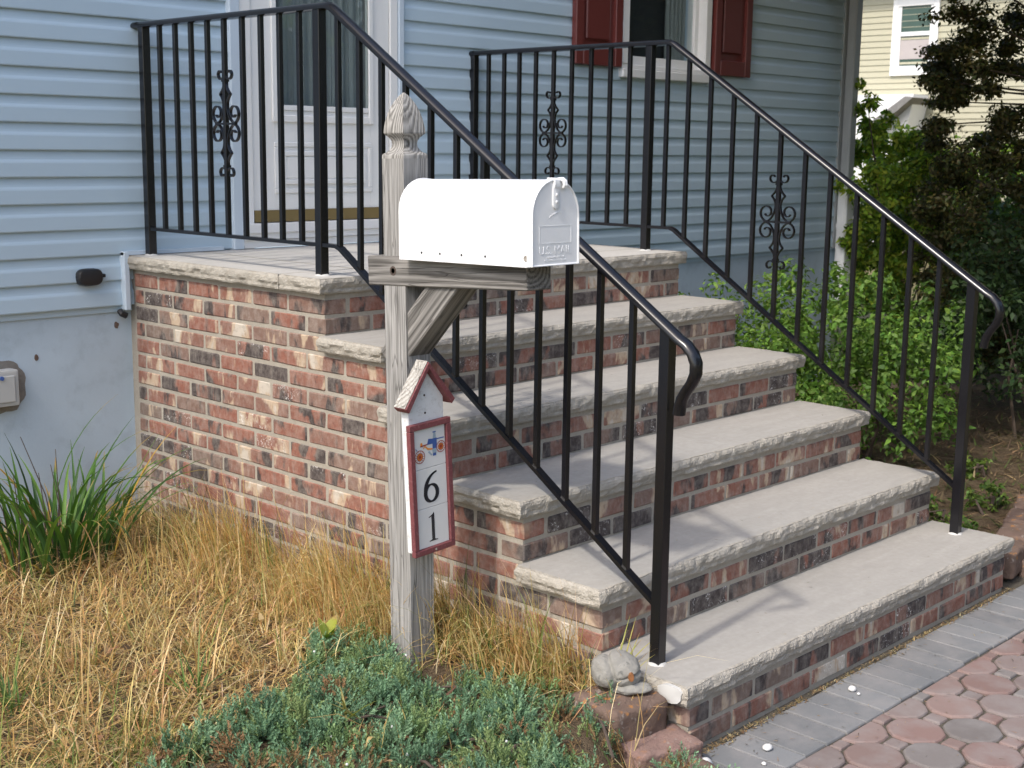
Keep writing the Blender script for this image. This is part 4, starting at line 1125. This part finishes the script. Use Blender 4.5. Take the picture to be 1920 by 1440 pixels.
    shade_top = [((x_+.2*(k_ % 3-1), y_, 3.12+.12*((k_*5) % 4-1)), .62) for k_, (x_, y_) in enumerate([(a_, b_) for a_ in (3.1, 3.9, 4.7, 5.5, 6.3) for b_ in (-.5, -1.4, -2.3, -3.2)])]+[((2.35, -.2, 3.15), .5), ((2.6, -1.1, 3.2), .5), ((3.4, .4, 3.25), .5), ((4.2, .55, 3.2), .5), ((5.0, .65, 3.15), .5)]+[((4.6, -.1, 3.3), .5), ((4.2, -.5, 3.5), .5), ((5.0, -.8, 3.5), .55), ((5.6, -.6, 3.2), .5), ((3.7, -.5, 3.8), .5), ((4.8, -1.4, 3.7), .55), ((5.4, .3, 3.5), .5), ((3.6, -1.3, 3.9), .5), ((5.8, -1.6, 3.4), .6), ((4.2, .3, 3.9), .45)]  # canopy above the view, put in and shaped to darken the right wall
    P, N = clump_points([c for c, r_ in shade_top], [r_ for c, r_ in shade_top], 42000, .15, flat=.75)
    V, F, col = leaf_cloud(P, N, .11, MP_T, .28, .6)
    np_mesh('crown', V-np.array(base), F, M['leaf'], col, root)
    P, N = clump_points([c for c, r_ in shade_lobes], [r_ for c, r_ in shade_lobes], 22000, .2, flat=.75)
    V, F, col = leaf_cloud(P, N, .13, MP_T, .28, .6)
    np_mesh('crown', V-np.array(base), F, M['leaf'], col, root)
maple()

def treeline():
    ctr = []; rd = []
    for k in range(11):
        x = -4.5+3.2*k+rng.uniform(-.6, .6); y = -16+.55*max(0, k-2)+rng.uniform(-1, 1)
        for q in range(5): ctr.append((x+rng.uniform(-1.2, 1.2), y+rng.uniform(-1, 1), rng.uniform(1.2, 7.5))); rd.append(rng.uniform(1.2, 1.9))
    P, N = clump_points(ctr, rd, 11000, .3)
    V, F, col = leaf_cloud(P, N, .55, DK_T+BR_T[:1], .25, .7)
    o = np_mesh('treeline', V, F, M['leaf'], col); tag(o, 'trees across the street mirrored in the window panes', kind='stuff')
treeline()

# ------------------------------------------------------------------ grass blades
def blades(P, az, lean, L, w, curl, col, seg=4):
    """ribbon blades: lean from vertical at the root, curling further over to the tip"""
    n = len(P); V = np.zeros((n, seg+1, 2, 3)); pos = P.copy(); hd = np.stack([np.cos(az), np.sin(az), 0*az], 1)
    sd = np.stack([-np.sin(az), np.cos(az), 0*az], 1); st = L/seg
    for i in range(seg+1):
        t = i/seg; ww = w*(1-t**1.6)*.5+w*.04
        V[:, i, 0] = pos+sd*ww[:, None]; V[:, i, 1] = pos-sd*ww[:, None]
        th = lean+curl*t
        pos = pos+(hd*np.sin(th)[:, None]+np.array([0, 0, 1])*np.cos(th)[:, None])*st[:, None]
    o = np.arange(n)[:, None]*(seg+1)*2+np.arange(seg)[None]*2
    o = o.ravel(); F = np.stack([o, o+1, o+3, o+2], 1)
    return V.reshape(-1, 3), F, np.repeat(col, (seg+1)*2, 0)

JUN = np.array([(-.45, -.50), (-.318, -.60), (-.235, -.72), (-.215, -.91), (-.30, -1.06), (-.20, -1.17), (-.10, -1.26), (-.20, -1.42), (-.265, -1.50), (-.27, -1.85), (-.75, -1.75), (-1.36, -1.05), (-1.12, -.78), (-.90, -.72), (-.70, -.735), (-.56, -.62)])
def inside(x, y, poly=JUN):
    r = np.zeros(len(x), bool); j = len(poly)-1
    for i in range(len(poly)):
        xi, yi = poly[i]; xj, yj = poly[j]
        c = ((yi > y) != (yj > y)) & (x < (xj-xi)*(y-yi)/(yj-yi+1e-12)+xi)
        r ^= c; j = i
    return r

STRAW = [(.58, .40, .17), (.66, .48, .23), (.50, .32, .13), (.70, .56, .32), (.40, .24, .09), (.40, .34, .12), (.58, .43, .18)]
def dry_grass():
    parts = []
    n = 44000; nt = 3400
    tx = nr.uniform(-2.6, -.006, nt); ty = nr.uniform(-2.1, 1.18, nt); ti = nr.integers(0, nt, n)
    ox = nr.normal(0, .020, n); oy = nr.normal(0, .020, n); x = np.minimum(tx[ti]+ox, -.006); y = ty[ti]+oy
    tl = nr.uniform(.6, 1.35, nt)[ti]; tcol = nr.normal(1, .16, nt)[ti]
    dens = np.array([.5+.9*vn((a*1.9, b*1.9, 8)) for a, b in zip(x, y)])
    wall = np.exp(-((-x)/.22)**2)*(y < .9)
    keep = nr.random(n) < np.clip(dens*.75+.42+wall*.6, .15, 1)
    jun = inside(x, y); keep &= ~jun | (nr.random(n) < .07)
    keep &= ~((y < -1.36) & (x > -.22-.12*(y < -1.5)))
    lily = np.hypot(x+.55, y-.72) < .22; keep &= ~lily | (nr.random(n) < .35)
    x, y, wall, jun, ox, oy, tl, tcol = x[keep], y[keep], wall[keep], jun[keep], ox[keep], oy[keep], tl[keep], tcol[keep]; n = len(x)
    z = np.array([bed_height(a, b) for a, b in zip(x, y)])-.004
    tall = np.clip(.085+.055*np.array([vn((a*3.1, b*3.1, 4)) for a, b in zip(x, y)])+.13*wall, .05, .34)
    L = (tall*(1+nr.normal(0, .35, n)).clip(.35, 1.9)+.02)*tl*.92
    lean = np.abs(nr.normal(.40, .40, n))
    # keep the blades from growing through the brick
    az = np.arctan2(oy, ox)+nr.normal(0, .9, n); near = x > -.12
    az = np.where(near, np.pi+nr.normal(0, 1.0, n), az); az = np.where((x > -.05), np.pi+nr.normal(0, .6, n), az)
    curl = np.abs(nr.normal(1.3, .9, n)); w = nr.uniform(.0016, .0044, n)
    green = np.array([vn((a*1.6+3, b*1.6, 1.5)) for a, b in zip(x, y)])
    col = np.clip(jitter_tone(STRAW, n, .14)*tcol[:, None], .02, .9)
    gcol = jitter_tone([(.13, .17, .035), (.18, .21, .05), (.09, .14, .03)], n, .2)
    isg = nr.random(n) < np.clip(.11+.42*(green-.12)+.18*(y < -.7)+.14*(x < -1.0), .04, .55)
    col = np.where(isg[:, None], gcol, col)
    parts.append(blades(np.stack([x, y, z], 1), az, lean, L, w, curl, col))
    # flat matted straw lying on the soil
    m = 26000; x = nr.uniform(-2.6, -.02, m); y = nr.uniform(-2.1, 1.18, m); k = ~inside(x, y) & ~((y < -1.36) & (x > -.22)); x, y = x[k], y[k]; m = len(x)
    z = np.array([bed_height(a, b) for a, b in zip(x, y)])+nr.uniform(0, .022, m)
    az = nr.uniform(0, 2*np.pi, m); az = np.where(x > -.12, np.pi/2+nr.normal(0, .4, m), az)
    parts.append(blades(np.stack([x, y, z], 1), az, np.pi/2-np.abs(nr.normal(.12, .2, m)), nr.uniform(.05, .15, m), nr.uniform(.002, .0045, m), nr.normal(.15, .25, m), jitter_tone(STRAW+[(.30, .20, .09), (.22, .15, .07)], m, .25), 3))
    # tall dead grass left standing along the side of the stoop
    m = 5200; x = -np.abs(nr.normal(0, .16, m))-.02; y = nr.uniform(-1.2, .55, m); k = nr.random(m) < np.clip(.35+1.1*np.array([vn((b*3.3, a*2, 12)) for a, b in zip(x, y)]), .12, 1); k &= ~inside(x, y) | (nr.random(m) < .15)
    x, y = x[k], y[k]; m = len(x); z = np.array([bed_height(a, b) for a, b in zip(x, y)])
    parts.append(blades(np.stack([x, y, z], 1), np.pi+nr.normal(0, .8, m), np.abs(nr.normal(.15, .18, m)), nr.uniform(.14, .34, m), nr.uniform(.0018, .0042, m), np.abs(nr.normal(1.0, .7, m)), np.clip(jitter_tone(STRAW+[(.30, .32, .10)], m, .16)*1.18, 0, .85), 6))
    # withered broad leaves caught in the straw
    m = 260; x = nr.uniform(-2.0, -.03, m); y = nr.uniform(-1.4, 1.1, m); z = np.array([bed_height(a, b) for a, b in zip(x, y)])+nr.uniform(.01, .05, m)
    parts.append(blades(np.stack([x, y, z], 1), nr.uniform(0, 6.28, m), np.pi/2-np.abs(nr.normal(.3, .35, m)), nr.uniform(.025, .055, m), nr.uniform(.010, .020, m), nr.normal(.6, .7, m), jitter_tone([(.36, .20, .10), (.28, .17, .09), (.42, .28, .15), (.20, .11, .07)], m, .2), 5))
    # long arching straws
    m = 420; x = nr.uniform(-1.9, -.03, m); y = nr.uniform(-1.3, 1.0, m); k = ~inside(x, y); x, y = x[k], y[k]; m = len(x)
    z = np.array([bed_height(a, b) for a, b in zip(x, y)])
    az = nr.uniform(0, 2*np.pi, m); az = np.where(x > -.3, np.pi+nr.normal(0, .8, m), az)
    parts.append(blades(np.stack([x, y, z], 1), az, np.abs(nr.normal(.25, .2, m)), nr.uniform(.18, .36, m), nr.uniform(.0028, .005, m), nr.uniform(.4, 2.0, m), jitter_tone(STRAW+[(.26, .27, .09), (.2, .24, .07)], m, .12), 7))
    V, F, col = merge(parts)
    V[:, 0] = np.where((V[:, 0] > -.004) & (V[:, 1] > -1.49), -.004-.3*(V[:, 0]+.004).clip(0, .02), V[:, 0])
    V[:, 1] = np.minimum(V[:, 1], 1.198)
    o = np_mesh('dry_grass', V, F, M['blade'], col); tag(o, 'dry straw coloured grass covering the garden bed', kind='stuff')
dry_grass()

# ------------------------------------------------------------------ creeping juniper
def juniper():
    root = empty('creeping_juniper', (-.5, -1.1, .1)); off = np.array(root.location)
    tag(root, 'low blue green creeping juniper around the foot of the mailbox post', 'shrub')
    # template branchlet: scale leaves spiralling up a short twig
    m = 15; tv = []; tf = []
    for k in range(m):
        t = .12+.88*k/m; a = k*2.4; r_ = .0035; z = .052*t; l = .0125*(1.15-.5*t); w_ = .0021
        d = np.array([math.cos(a), math.sin(a), 0]); s = np.array([-math.sin(a), math.cos(a), 0]); b = d*.0008+np.array([0, 0, z])
        tip = b+d*l*.55+np.array([0, 0, l*.85])
        tv += [b+s*w_*.6, b-s*w_*.6, b+(tip-b)*.5-s*w_, tip, b+(tip-b)*.5+s*w_]
        o = k*5; tf += [(o, o+1, o+2), (o, o+2, o+4), (o+4, o+2, o+3)]
    tv = np.array(tv); tf = np.array(tf); nv = len(tv)
    # mounded canopy
    n = 30000; x = nr.uniform(-1.4, -.06, n); y = nr.uniform(-1.85, -.48, n)
    k = inside(x, y); hole = np.array([vn((a*4.3, b*4.3, 2.7)) for a, b in zip(x, y)])
    edge = np.array([vn((a*2.2, b*2.2, 6)) for a, b in zip(x, y)])
    k &= (hole > -.40); x, y, hole = x[k], y[k], hole[k]
    post = (np.abs(x+.252) < .055) & (np.abs(y+.709) < .055); x, y, hole = x[~post], y[~post], hole[~post]
    # tufts: pull twigs toward random tuft centres
    nt = 1000; tc = np.stack([nr.uniform(-1.4, -.06, nt), nr.uniform(-1.85, -.48, nt)], 1)
    n = len(x); P = np.stack([x, y], 1); idx = np.zeros(n, int); dmin = np.full(n, 9.)
    for c0 in range(0, nt, 250):
        d = np.hypot(P[:, None, 0]-tc[None, c0:c0+250, 0], P[:, None, 1]-tc[None, c0:c0+250, 1]); i = d.argmin(1); dd = d[np.arange(n), i]
        u = dd < dmin; idx[u] = i[u]+c0; dmin[u] = dd[u]
    rel = P-tc[idx]; P = tc[idx]+rel*.72
    th = nr.uniform(-.02, .03, nt)[idx]
    zz = .112+.05*np.clip(hole+.3, 0, 1)+th*1.3+nr.uniform(-.04, .012, n)-dmin*1.1
    # lean outward from tuft centre and a little toward the light
    d = np.stack([rel[:, 0]*26-.10, rel[:, 1]*26-.05, np.ones(n)*.9], 1)+nr.normal(0, .25, (n, 3)); d /= np.linalg.norm(d, axis=1, keepdims=True)
    a = np.cross(d, nr.normal(0, 1, (n, 3))); a /= np.linalg.norm(a, axis=1, keepdims=True); b = np.cross(d, a)
    s = nr.uniform(.55, 1.05, n)*nr.uniform(.75, 1.2, nt)[idx]
    V = (np.stack([P[:, 0], P[:, 1], zz], 1)[:, None]+s[:, None, None]*(tv[None, :, 0:1]*a[:, None]+tv[None, :, 1:2]*b[:, None]+tv[None, :, 2:3]*d[:, None])).reshape(-1, 3)
    F = (np.arange(n)[:, None, None]*nv+tf[None]).reshape(-1, 3)
    tt = np.array([(.150, .260, .145), (.180, .305, .170), (.118, .212, .115), (.210, .335, .190), (.165, .255, .10), (.135, .240, .140), (.22, .29, .115)])
    c = tt[nr.integers(0, 7, nt)][idx]*(1+nr.normal(0, .16, (n, 1)))
    brown = nr.random(nt)[idx] < .05; c = np.where(brown[:, None], np.array([.27, .155, .075])*(1+nr.normal(0, .2, (n, 1))), c)
    c = np.where((hole < -.26)[:, None] & (nr.random((n, 1)) < .5), np.array([.24, .15, .07]), c)
    np_mesh('foliage', V-off, F, M['needle'], np.repeat(np.clip(c, .01, .8), nv, 0), root)
    g = MB()
    for k in range(46):
        t = rng.randrange(nt); p = Vector((tc[t][0], tc[t][1], .115))
        if not inside(np.array([p.x]), np.array([p.y]))[0]: continue
        q = p+Vector((rng.uniform(-.2, .2), rng.uniform(-.2, .2), .015)); m_ = p.lerp(q, .5)+Vector((0, 0, .02))
        g.tube([v-Vector(off) for v in (p, m_, q)], [.004, .0035, .002], 5)
    so_ = g.obj('stems', M['bark'], root); so_['kind'] = 'stuff'
    # pale blue-white berries
    b = MB()
    for k in range(26):
        i = rng.randrange(n); c0 = Vector((P[i][0], P[i][1], zz[i]+.045)); r_ = rng.uniform(.0028, .0042)
        rings = [[c0-Vector(off)+Vector((math.cos(a)*math.sin(ph), math.sin(a)*math.sin(ph), -math.cos(ph)))*r_ for a in [q*math.pi/3 for q in range(6)]] for ph in (.3, 1.0, 1.57, 2.2, 2.85)]
        b.loft(rings)
    bo = b.obj('berries', M['pebble'], root, smooth=True); bo['kind'] = 'stuff'
juniper()

# ------------------------------------------------------------------ daylily clump and stray plants
def ribbon_leaf(name, parent, base, az, lean, L, w, curl, col, seg=9, fold=.28, wig=0):
    g_v = []; p = Vector((0, 0, 0)); hd = Vector((math.cos(az), math.sin(az), 0)); sd = Vector((-math.sin(az), math.cos(az), 0))
    for i in range(seg+1):
        t = i/seg; ww = w*.5*(min(1, .55+t*1.6))*(1-max(0, t-.25)**2*1.75); ww = max(ww, w*.03)
        th = lean+curl*t**1.5; d = hd*math.sin(th)+Vector((0, 0, 1))*math.cos(th); nn = sd.cross(d)
        g_v += [p+sd*ww-nn*ww*fold*2, p, p-sd*ww-nn*ww*fold*2]
        hd2 = (hd+sd*wig*t*.2).normalized(); p = p+(hd2*math.sin(th)+Vector((0, 0, 1))*math.cos(th))*(L/seg)
    F = []
    for i in range(seg):
        o = i*3; F += [(o, o+1, o+4, o+3), (o+1, o+2, o+5, o+4)]
    V = np.array([tuple(v) for v in g_v])
    c = np.tile(np.array(col), (len(V), 1)).astype(float)
    if rng.random() < .35: c[-6:] = (.36, .25, .09)       # dry tip
    o = np_mesh(name, V, np.array(F), M['leaf'], np.clip(c, .005, .9), parent, smooth=True); o.location = base
    return o
def daylily():
    root = empty('daylily_plant', (-.53, .72, .10)); tag(root, 'clump of arching green daylily leaves against the painted foundation', 'plant')
    tones = [(.065, .155, .026), (.085, .19, .034), (.05, .12, .026), (.13, .24, .05), (.04, .10, .03)]
    for k in range(96):
        a = rng.uniform(0, 2*math.pi); r_ = rng.uniform(0, .17)**.9
        b = (r_*math.cos(a)*1.15-.03, r_*math.sin(a)*.75+.02, rng.uniform(-.02, .0))
        az = a+rng.uniform(-.7, .7)
        L = rng.uniform(.30, .58); lean = rng.uniform(.05, .5); curl = rng.uniform(.5, 2.0)
        if b[1] > .06 and math.sin(az) > .2: lean *= .5; L *= .85; curl *= .6
        c = rng.choice(tones); k_ = rng.uniform(.8, 1.2)
        if rng.random() < .07: c = (.42, .27, .07)
        ribbon_leaf('leaf', root, b, az, lean, L, rng.uniform(.012, .020), curl, [x*k_ for x in c])
    # long arching leaves standing clear of the clump
    for b, az, lean, L, curl in (((-.05, .06, 0), -.25, .05, .66, 1.0), ((.0, .05, 0), -.35, .12, .60, 1.35), ((.12, .02, 0), -.5, .36, .52, .25), ((.10, 0, 0), -.6, .5, .46, 1.1), ((.05, .05, 0), .1, .1, .42, 1.9), ((.11, -.02, 0), -.75, .55, .46, 1.0)):
        ribbon_leaf('leaf', root, b, az, lean, L, .011, curl, rng.choice(tones), 12)
    for k in range(9):
        a = rng.uniform(0, 2*math.pi); b = Vector((rng.uniform(-.25, -.02), rng.uniform(-.08, .05), 0)); t = b+Vector((rng.uniform(-.14, .03), rng.uniform(-.10, .05), rng.uniform(.25, .5)))
        g = MB(); g.tube([b, b.lerp(t, .5)+Vector((.015, 0, .03)), t], [.0025, .0021, .0013], 5); g.obj('dry_stalk', M['bark'], root)
    for k in range(44):
        a = rng.uniform(math.pi*.8, math.pi*2.2); b = (rng.uniform(-.2, .12), rng.uniform(-.12, .02), 0)
        ribbon_leaf('dead_leaf', root, b, a, rng.uniform(.9, 1.4), rng.uniform(.15, .3), rng.uniform(.006, .011), rng.uniform(.2, .7), rng.choice([(.30, .20, .09), (.20, .135, .07), (.36, .26, .12)]))
daylily()

def tuft(name, label, loc, n, L, w, tones, lean=(.05, .6), curl=(.3, 1.4), azr=(0, 2*math.pi), group='stray grass tufts in the garden bed'):
    root = empty(name, loc); tag(root, label, 'weed', group)
    for k in range(n):
        ribbon_leaf('leaf', root, (rng.uniform(-.025, .025), rng.uniform(-.025, .025), 0), rng.uniform(*azr), rng.uniform(*lean), rng.uniform(*L), rng.uniform(*w), rng.uniform(*curl), rng.choice(tones))
    return root
GR = [(.09, .17, .04), (.13, .21, .05), (.07, .13, .035)]
tuft('grass_tuft', 'broad green grass blades beside the bricks right of the wooden post', (-.13, -.93, .11), 9, (.12, .24), (.006, .010), GR+[(.30, .26, .09)], (.0, .5), (.2, 1.5), (2.2, 4.2))
tuft('grass_tuft', 'yellowing grass blades leaning over the left end of the bottom step', (-.075, -1.30, .12), 6, (.14, .24), (.004, .007), [(.45, .33, .08), (.40, .36, .10), (.32, .33, .09)], (.2, .7), (.1, .8), (-.5, .7))
tuft('grass_tuft', 'green grass blades in front of the side wall of the stoop', (-.11, .12, .12), 7, (.12, .22), (.004, .007), GR+[(.30, .27, .08)], (.0, .35), (.2, 1.2), (2.2, 4.2))
tuft('grass_tuft', 'pale grass seedling rising out of the middle of the juniper', (-.70, -.98, .15), 7, (.06, .13), (.005, .008), [(.24, .27, .07), (.30, .27, .10)], (.3, 1.1), (.2, .8))
tuft('grass_tuft', 'green grass clump near the lower left corner of the garden bed', (-1.22, -.30, .11), 16, (.09, .2), (.004, .007), GR, (.1, .9), (.3, 1.4))
tuft('grass_tuft', 'green grass clump left of the juniper in the dry grass', (-.86, -.55, .11), 14, (.08, .17), (.004, .007), GR, (.1, .9), (.3, 1.4))
def broad_weed():
    root = empty('broadleaf_weed', (-.415, -.52, .12)); tag(root, 'small yellow green broad leaved seedling left of the post foot', 'weed')
    for az, ln, L, w_, c in ((.3, .6, .085, .042, (.33, .36, .05)), (2.6, .9, .075, .036, (.38, .36, .05)), (4.4, .8, .07, .034, (.12, .21, .04)), (5.3, .5, .06, .03, (.14, .23, .05)), (1.5, .4, .07, .03, (.22, .28, .05))):
        ribbon_leaf('leaf', root, (0, 0, .03), az, ln, L, w_, .5, c, 7, .12)
    g = MB(); g.tube([(0, 0, -.02), (.003, 0, .035)], [.003, .002], 5); g.obj('stem', M['bark'], root)
broad_weed()
SW = [(.10, .17, .03), (.14, .20, .04), (.07, .12, .025)]
for i, (x, y, lb) in enumerate(((2.35, -.95, 'small bright weed on the soil beside the right end of the treads'), (2.75, -1.02, 'small bright weed on the soil right of the far railing post'), (3.3, -.72, 'low weed on bare soil below the dark shrub'), (2.2, -1.15, 'low weed next to the brown edging bricks'))):
    shrub('weed', lb, 'weed', (x, y, .03), [(x, y, .07), (x+.08, y+.04, .05), (x-.07, y+.05, .06)], [.09, .07, .07], 420, .028, SW, .5, group='weeds on the side bed', stems=3, zmin=.02)

def side_litter():
    m = 5200; x = nr.uniform(1.92, 5.5, m); y = nr.uniform(-1.36, .6, m)
    z = np.array([.03+.02*vn((a*3, b*3, 5))+.012*vn((a*9, b*9, 1)) for a, b in zip(x, y)])+nr.uniform(.0, .012, m)
    V, F, col = blades(np.stack([x, y, z], 1), nr.uniform(0, 6.28, m), np.pi/2-np.abs(nr.normal(.15, .25, m)), nr.uniform(.03, .11, m), nr.uniform(.003, .010, m), nr.normal(.1, .3, m),
                       jitter_tone([(.20, .14, .08), (.12, .085, .05), (.28, .20, .11), (.07, .10, .03), (.10, .13, .035)], m, .25), 3)
    o = np_mesh('leaf_litter', V, F, M['blade'], col); tag(o, 'dry litter scattered over the soil beside the steps', kind='stuff')
side_litter()

# ------------------------------------------------------------------ stones and edging
def lump(name, mat, loc, size, seed, rot=(0, 0, 0), amp=.25, sub=4, extra=None):
    bm = bmesh.new(); bmesh.ops.create_icosphere(bm, subdivisions=sub, radius=1)
    for v in bm.verts:
        p = v.co.copy(); k = 1+amp*mnoise.noise(p*1.3+Vector((seed, 0, 0)))+amp*.4*mnoise.noise(p*3.1+Vector((0, seed, 0)))+amp*.12*mnoise.noise(p*8+Vector((0, 0, seed)))
        if extra: k *= extra(p)
        v.co = Vector((p.x*size[0], p.y*size[1], p.z*size[2]))*k
        if v.co.z < -size[2]*.62: v.co.z = -size[2]*.62
    me = bpy.data.meshes.new(name); bm.to_mesh(me); bm.free(); me.materials.append(mat)
    me.polygons.foreach_set('use_smooth', [True]*len(me.polygons))
    return link(name, me, None, loc, rot)

def garden_rock():
    root = empty('garden_rock', (-.105, -1.325, .165), (0, 0, R(-48))); tag(root, 'lumpy grey field stone with a rust spot resting on the edging block', 'rock')
    # a split between a rounded rear lump and the forward lump
    def crease(p):
        d = p.x*.9+p.z*.25+.12; return 1-.20*math.exp(-(d/.09)**2)-.10*math.exp(-((p.z+.15-.25*p.x)/.06)**2)*(p.x > 0)
    o = lump('stone', M['rock'], (0, 0, .043), (.066, .052, .052), 3.1, amp=.10, sub=5, extra=crease); o.parent = root
    o2 = lump('stone', M['rock'], (.036, -.014, .008), (.052, .040, .016), 8.7, amp=.2); o2.parent = root
    g = MB(); c = Vector((.036, -.0515, .046)); P = []
    for k in range(12):
        a = k*math.pi/6; P.append((c.x+.0075*math.cos(a), c.y+.002*math.sin(2*a), c.z+.011*math.sin(a)))
    g.loft([[(x, y+.012, z) for x, y, z in P], P, [(c.x+(x-c.x)*.5, c.y-.0015, c.z+(z-c.z)*.5) for x, y, z in P]]); g.obj('rust_spot', M['rustspot'], root, smooth=True)
garden_rock()

def edging(name, mat, label, loc, size, rz, tilt=(0, 0), group=None):
    bm = bmesh.new(); bmesh.ops.create_cube(bm, size=1)
    bmesh.ops.subdivide_edges(bm, edges=list(bm.edges), cuts=11, use_grid_fill=True)
    s = rng.random()*40
    for v in bm.verts:
        p = v.co; q = Vector((max(-.42, min(.42, p.x)), max(-.42, min(.42, p.y)), max(-.40, min(.40, p.z))))
        d = p-q; p2 = q+(d.normalized()*.09 if d.length > .01 else d)
        w_ = Vector((p2.x*size[0], p2.y*size[1], p2.z*size[2])); w_ += Vector((mnoise.noise(w_*18+Vector((s, 0, 0))), mnoise.noise(w_*18+Vector((0, s, 0))), mnoise.noise(w_*18+Vector((0, 0, s)))))*.006+Vector((mnoise.noise(w_*55+Vector((s, 0, 0))), mnoise.noise(w_*55+Vector((0, s, 0))), mnoise.noise(w_*55+Vector((0, 0, s)))))*.004
        v.co = w_
    me = bpy.data.meshes.new(name); bm.to_mesh(me); bm.free(); me.materials.append(mat); me.polygons.foreach_set('use_smooth', [True]*len(me.polygons))
    o = link(name, me, None, loc, (R(tilt[0]), R(tilt[1]), R(rz))); tag(o, label, 'edging block', group); return o
edging('edging_block', M['blockbrown'], 'brown concrete edging block with orange lichen carrying the grey rock', (-.125, -1.355, .092), (.19, .17, .135), -8)
edging('edging_block', M['blockpink'], 'pinkish edging block lying lower in front of the lichen covered block', (-.115, -1.475, .035), (.20, .12, .075), -14, (3, 2))
edging('edging_block', M['blockbrown'], 'small mossy edging block at the corner of the grey paver border', (-.155, -1.60, .01), (.17, .12, .06), -4, (2, -3))
for k, (x, y, rz, lb) in enumerate(((2.07, -1.40, 12, 'brown edging brick touching the right end of the bottom step'), (2.30, -1.34, 16, 'second brown edging brick out from the bottom step'), (2.53, -1.27, 16, 'third brown edging brick out from the bottom step'), (2.77, -1.20, 18, 'brown edging brick farthest along the side bed'))):
    edging('edging_brick', M['blockbrown'], lb, (x, y, .055), (.225, .12, .10), rz, group='brown edging bricks of the side bed')
for x, y, rz, lb in ((2.22, -1.475, 12, 'lower brown edging brick lying in front of the side bed'), (2.52, -1.40, 16, 'lower brown edging brick farther from the steps')):
    edging('edging_brick', M['blockbrown'], lb, (x, y, .02), (.26, .10, .07), rz, group='brown edging bricks of the side bed')
for x, y, s, lb in ((.667, -1.575, .011, 'white pebble on the grey pavers near the middle of the bottom step'), (.655, -1.603, .005, 'tiny white pebble just in front of the middle pebble'), (.165, -1.618, .0115, 'white pebble on the grey pavers toward the left end of the border'), (.085, -1.66, .006, 'tiny white pebble at the left end of the grey border'),
                    (-.03, -1.56, .017, 'white stone chunk on the ground below the bottom step corner')):
    o = lump('pebble', M['pebble'], (x, y, s*.6), (s*1.25, s, s*.8), x*9, amp=.3, sub=2); tag(o, lb, 'pebble', 'white pebbles on the pavers')

def crumbs():
    parts = []
    m = 900; x = nr.uniform(0, 1.9, m); y = -1.5+np.abs(nr.normal(0, .012, m))*-1; 
    V, F, col = blades(np.stack([x, y, np.full(m, .001)], 1), nr.uniform(0, 6.28, m), np.pi/2-np.abs(nr.normal(.1, .3, m)), nr.uniform(.004, .018, m), nr.uniform(.002, .005, m), nr.normal(0, .3, m), jitter_tone([(.30, .21, .10), (.20, .14, .07), (.38, .30, .17)], m, .2), 2)
    parts.append((V, F, col))
    m = 260; x = nr.uniform(0, 1.8, m); y = nr.uniform(-2.2, -1.53, m)
    parts.append(blades(np.stack([x, y, np.full(m, .002)], 1), nr.uniform(0, 6.28, m), np.pi/2-np.abs(nr.normal(.05, .1, m)), nr.uniform(.004, .020, m), nr.uniform(.001, .003, m), nr.normal(0, .3, m), jitter_tone([(.34, .24, .11), (.22, .15, .08), (.10, .08, .05)], m, .2), 2))
    for i in range(1, 6):
        m = 22; x = nr.uniform(.1, 1.8, m); y = nr.uniform(YB(i)+.02, YB(i-1)-.01, m)
        parts.append(blades(np.stack([x, y, np.full(m, ZT(i)+.0015)], 1), nr.uniform(0, 6.28, m), np.full(m, 1.53), nr.uniform(.003, .014, m), nr.uniform(.001, .003, m), nr.normal(0, .2, m), jitter_tone([(.16, .12, .08), (.08, .065, .05), (.3, .22, .12)], m, .2), 2))
    V, F, col = merge(parts)
    o = np_mesh('debris', V, F, M['blade'], col); tag(o, 'crumbs of dry plant litter along the steps and pavers', kind='stuff')
crumbs()
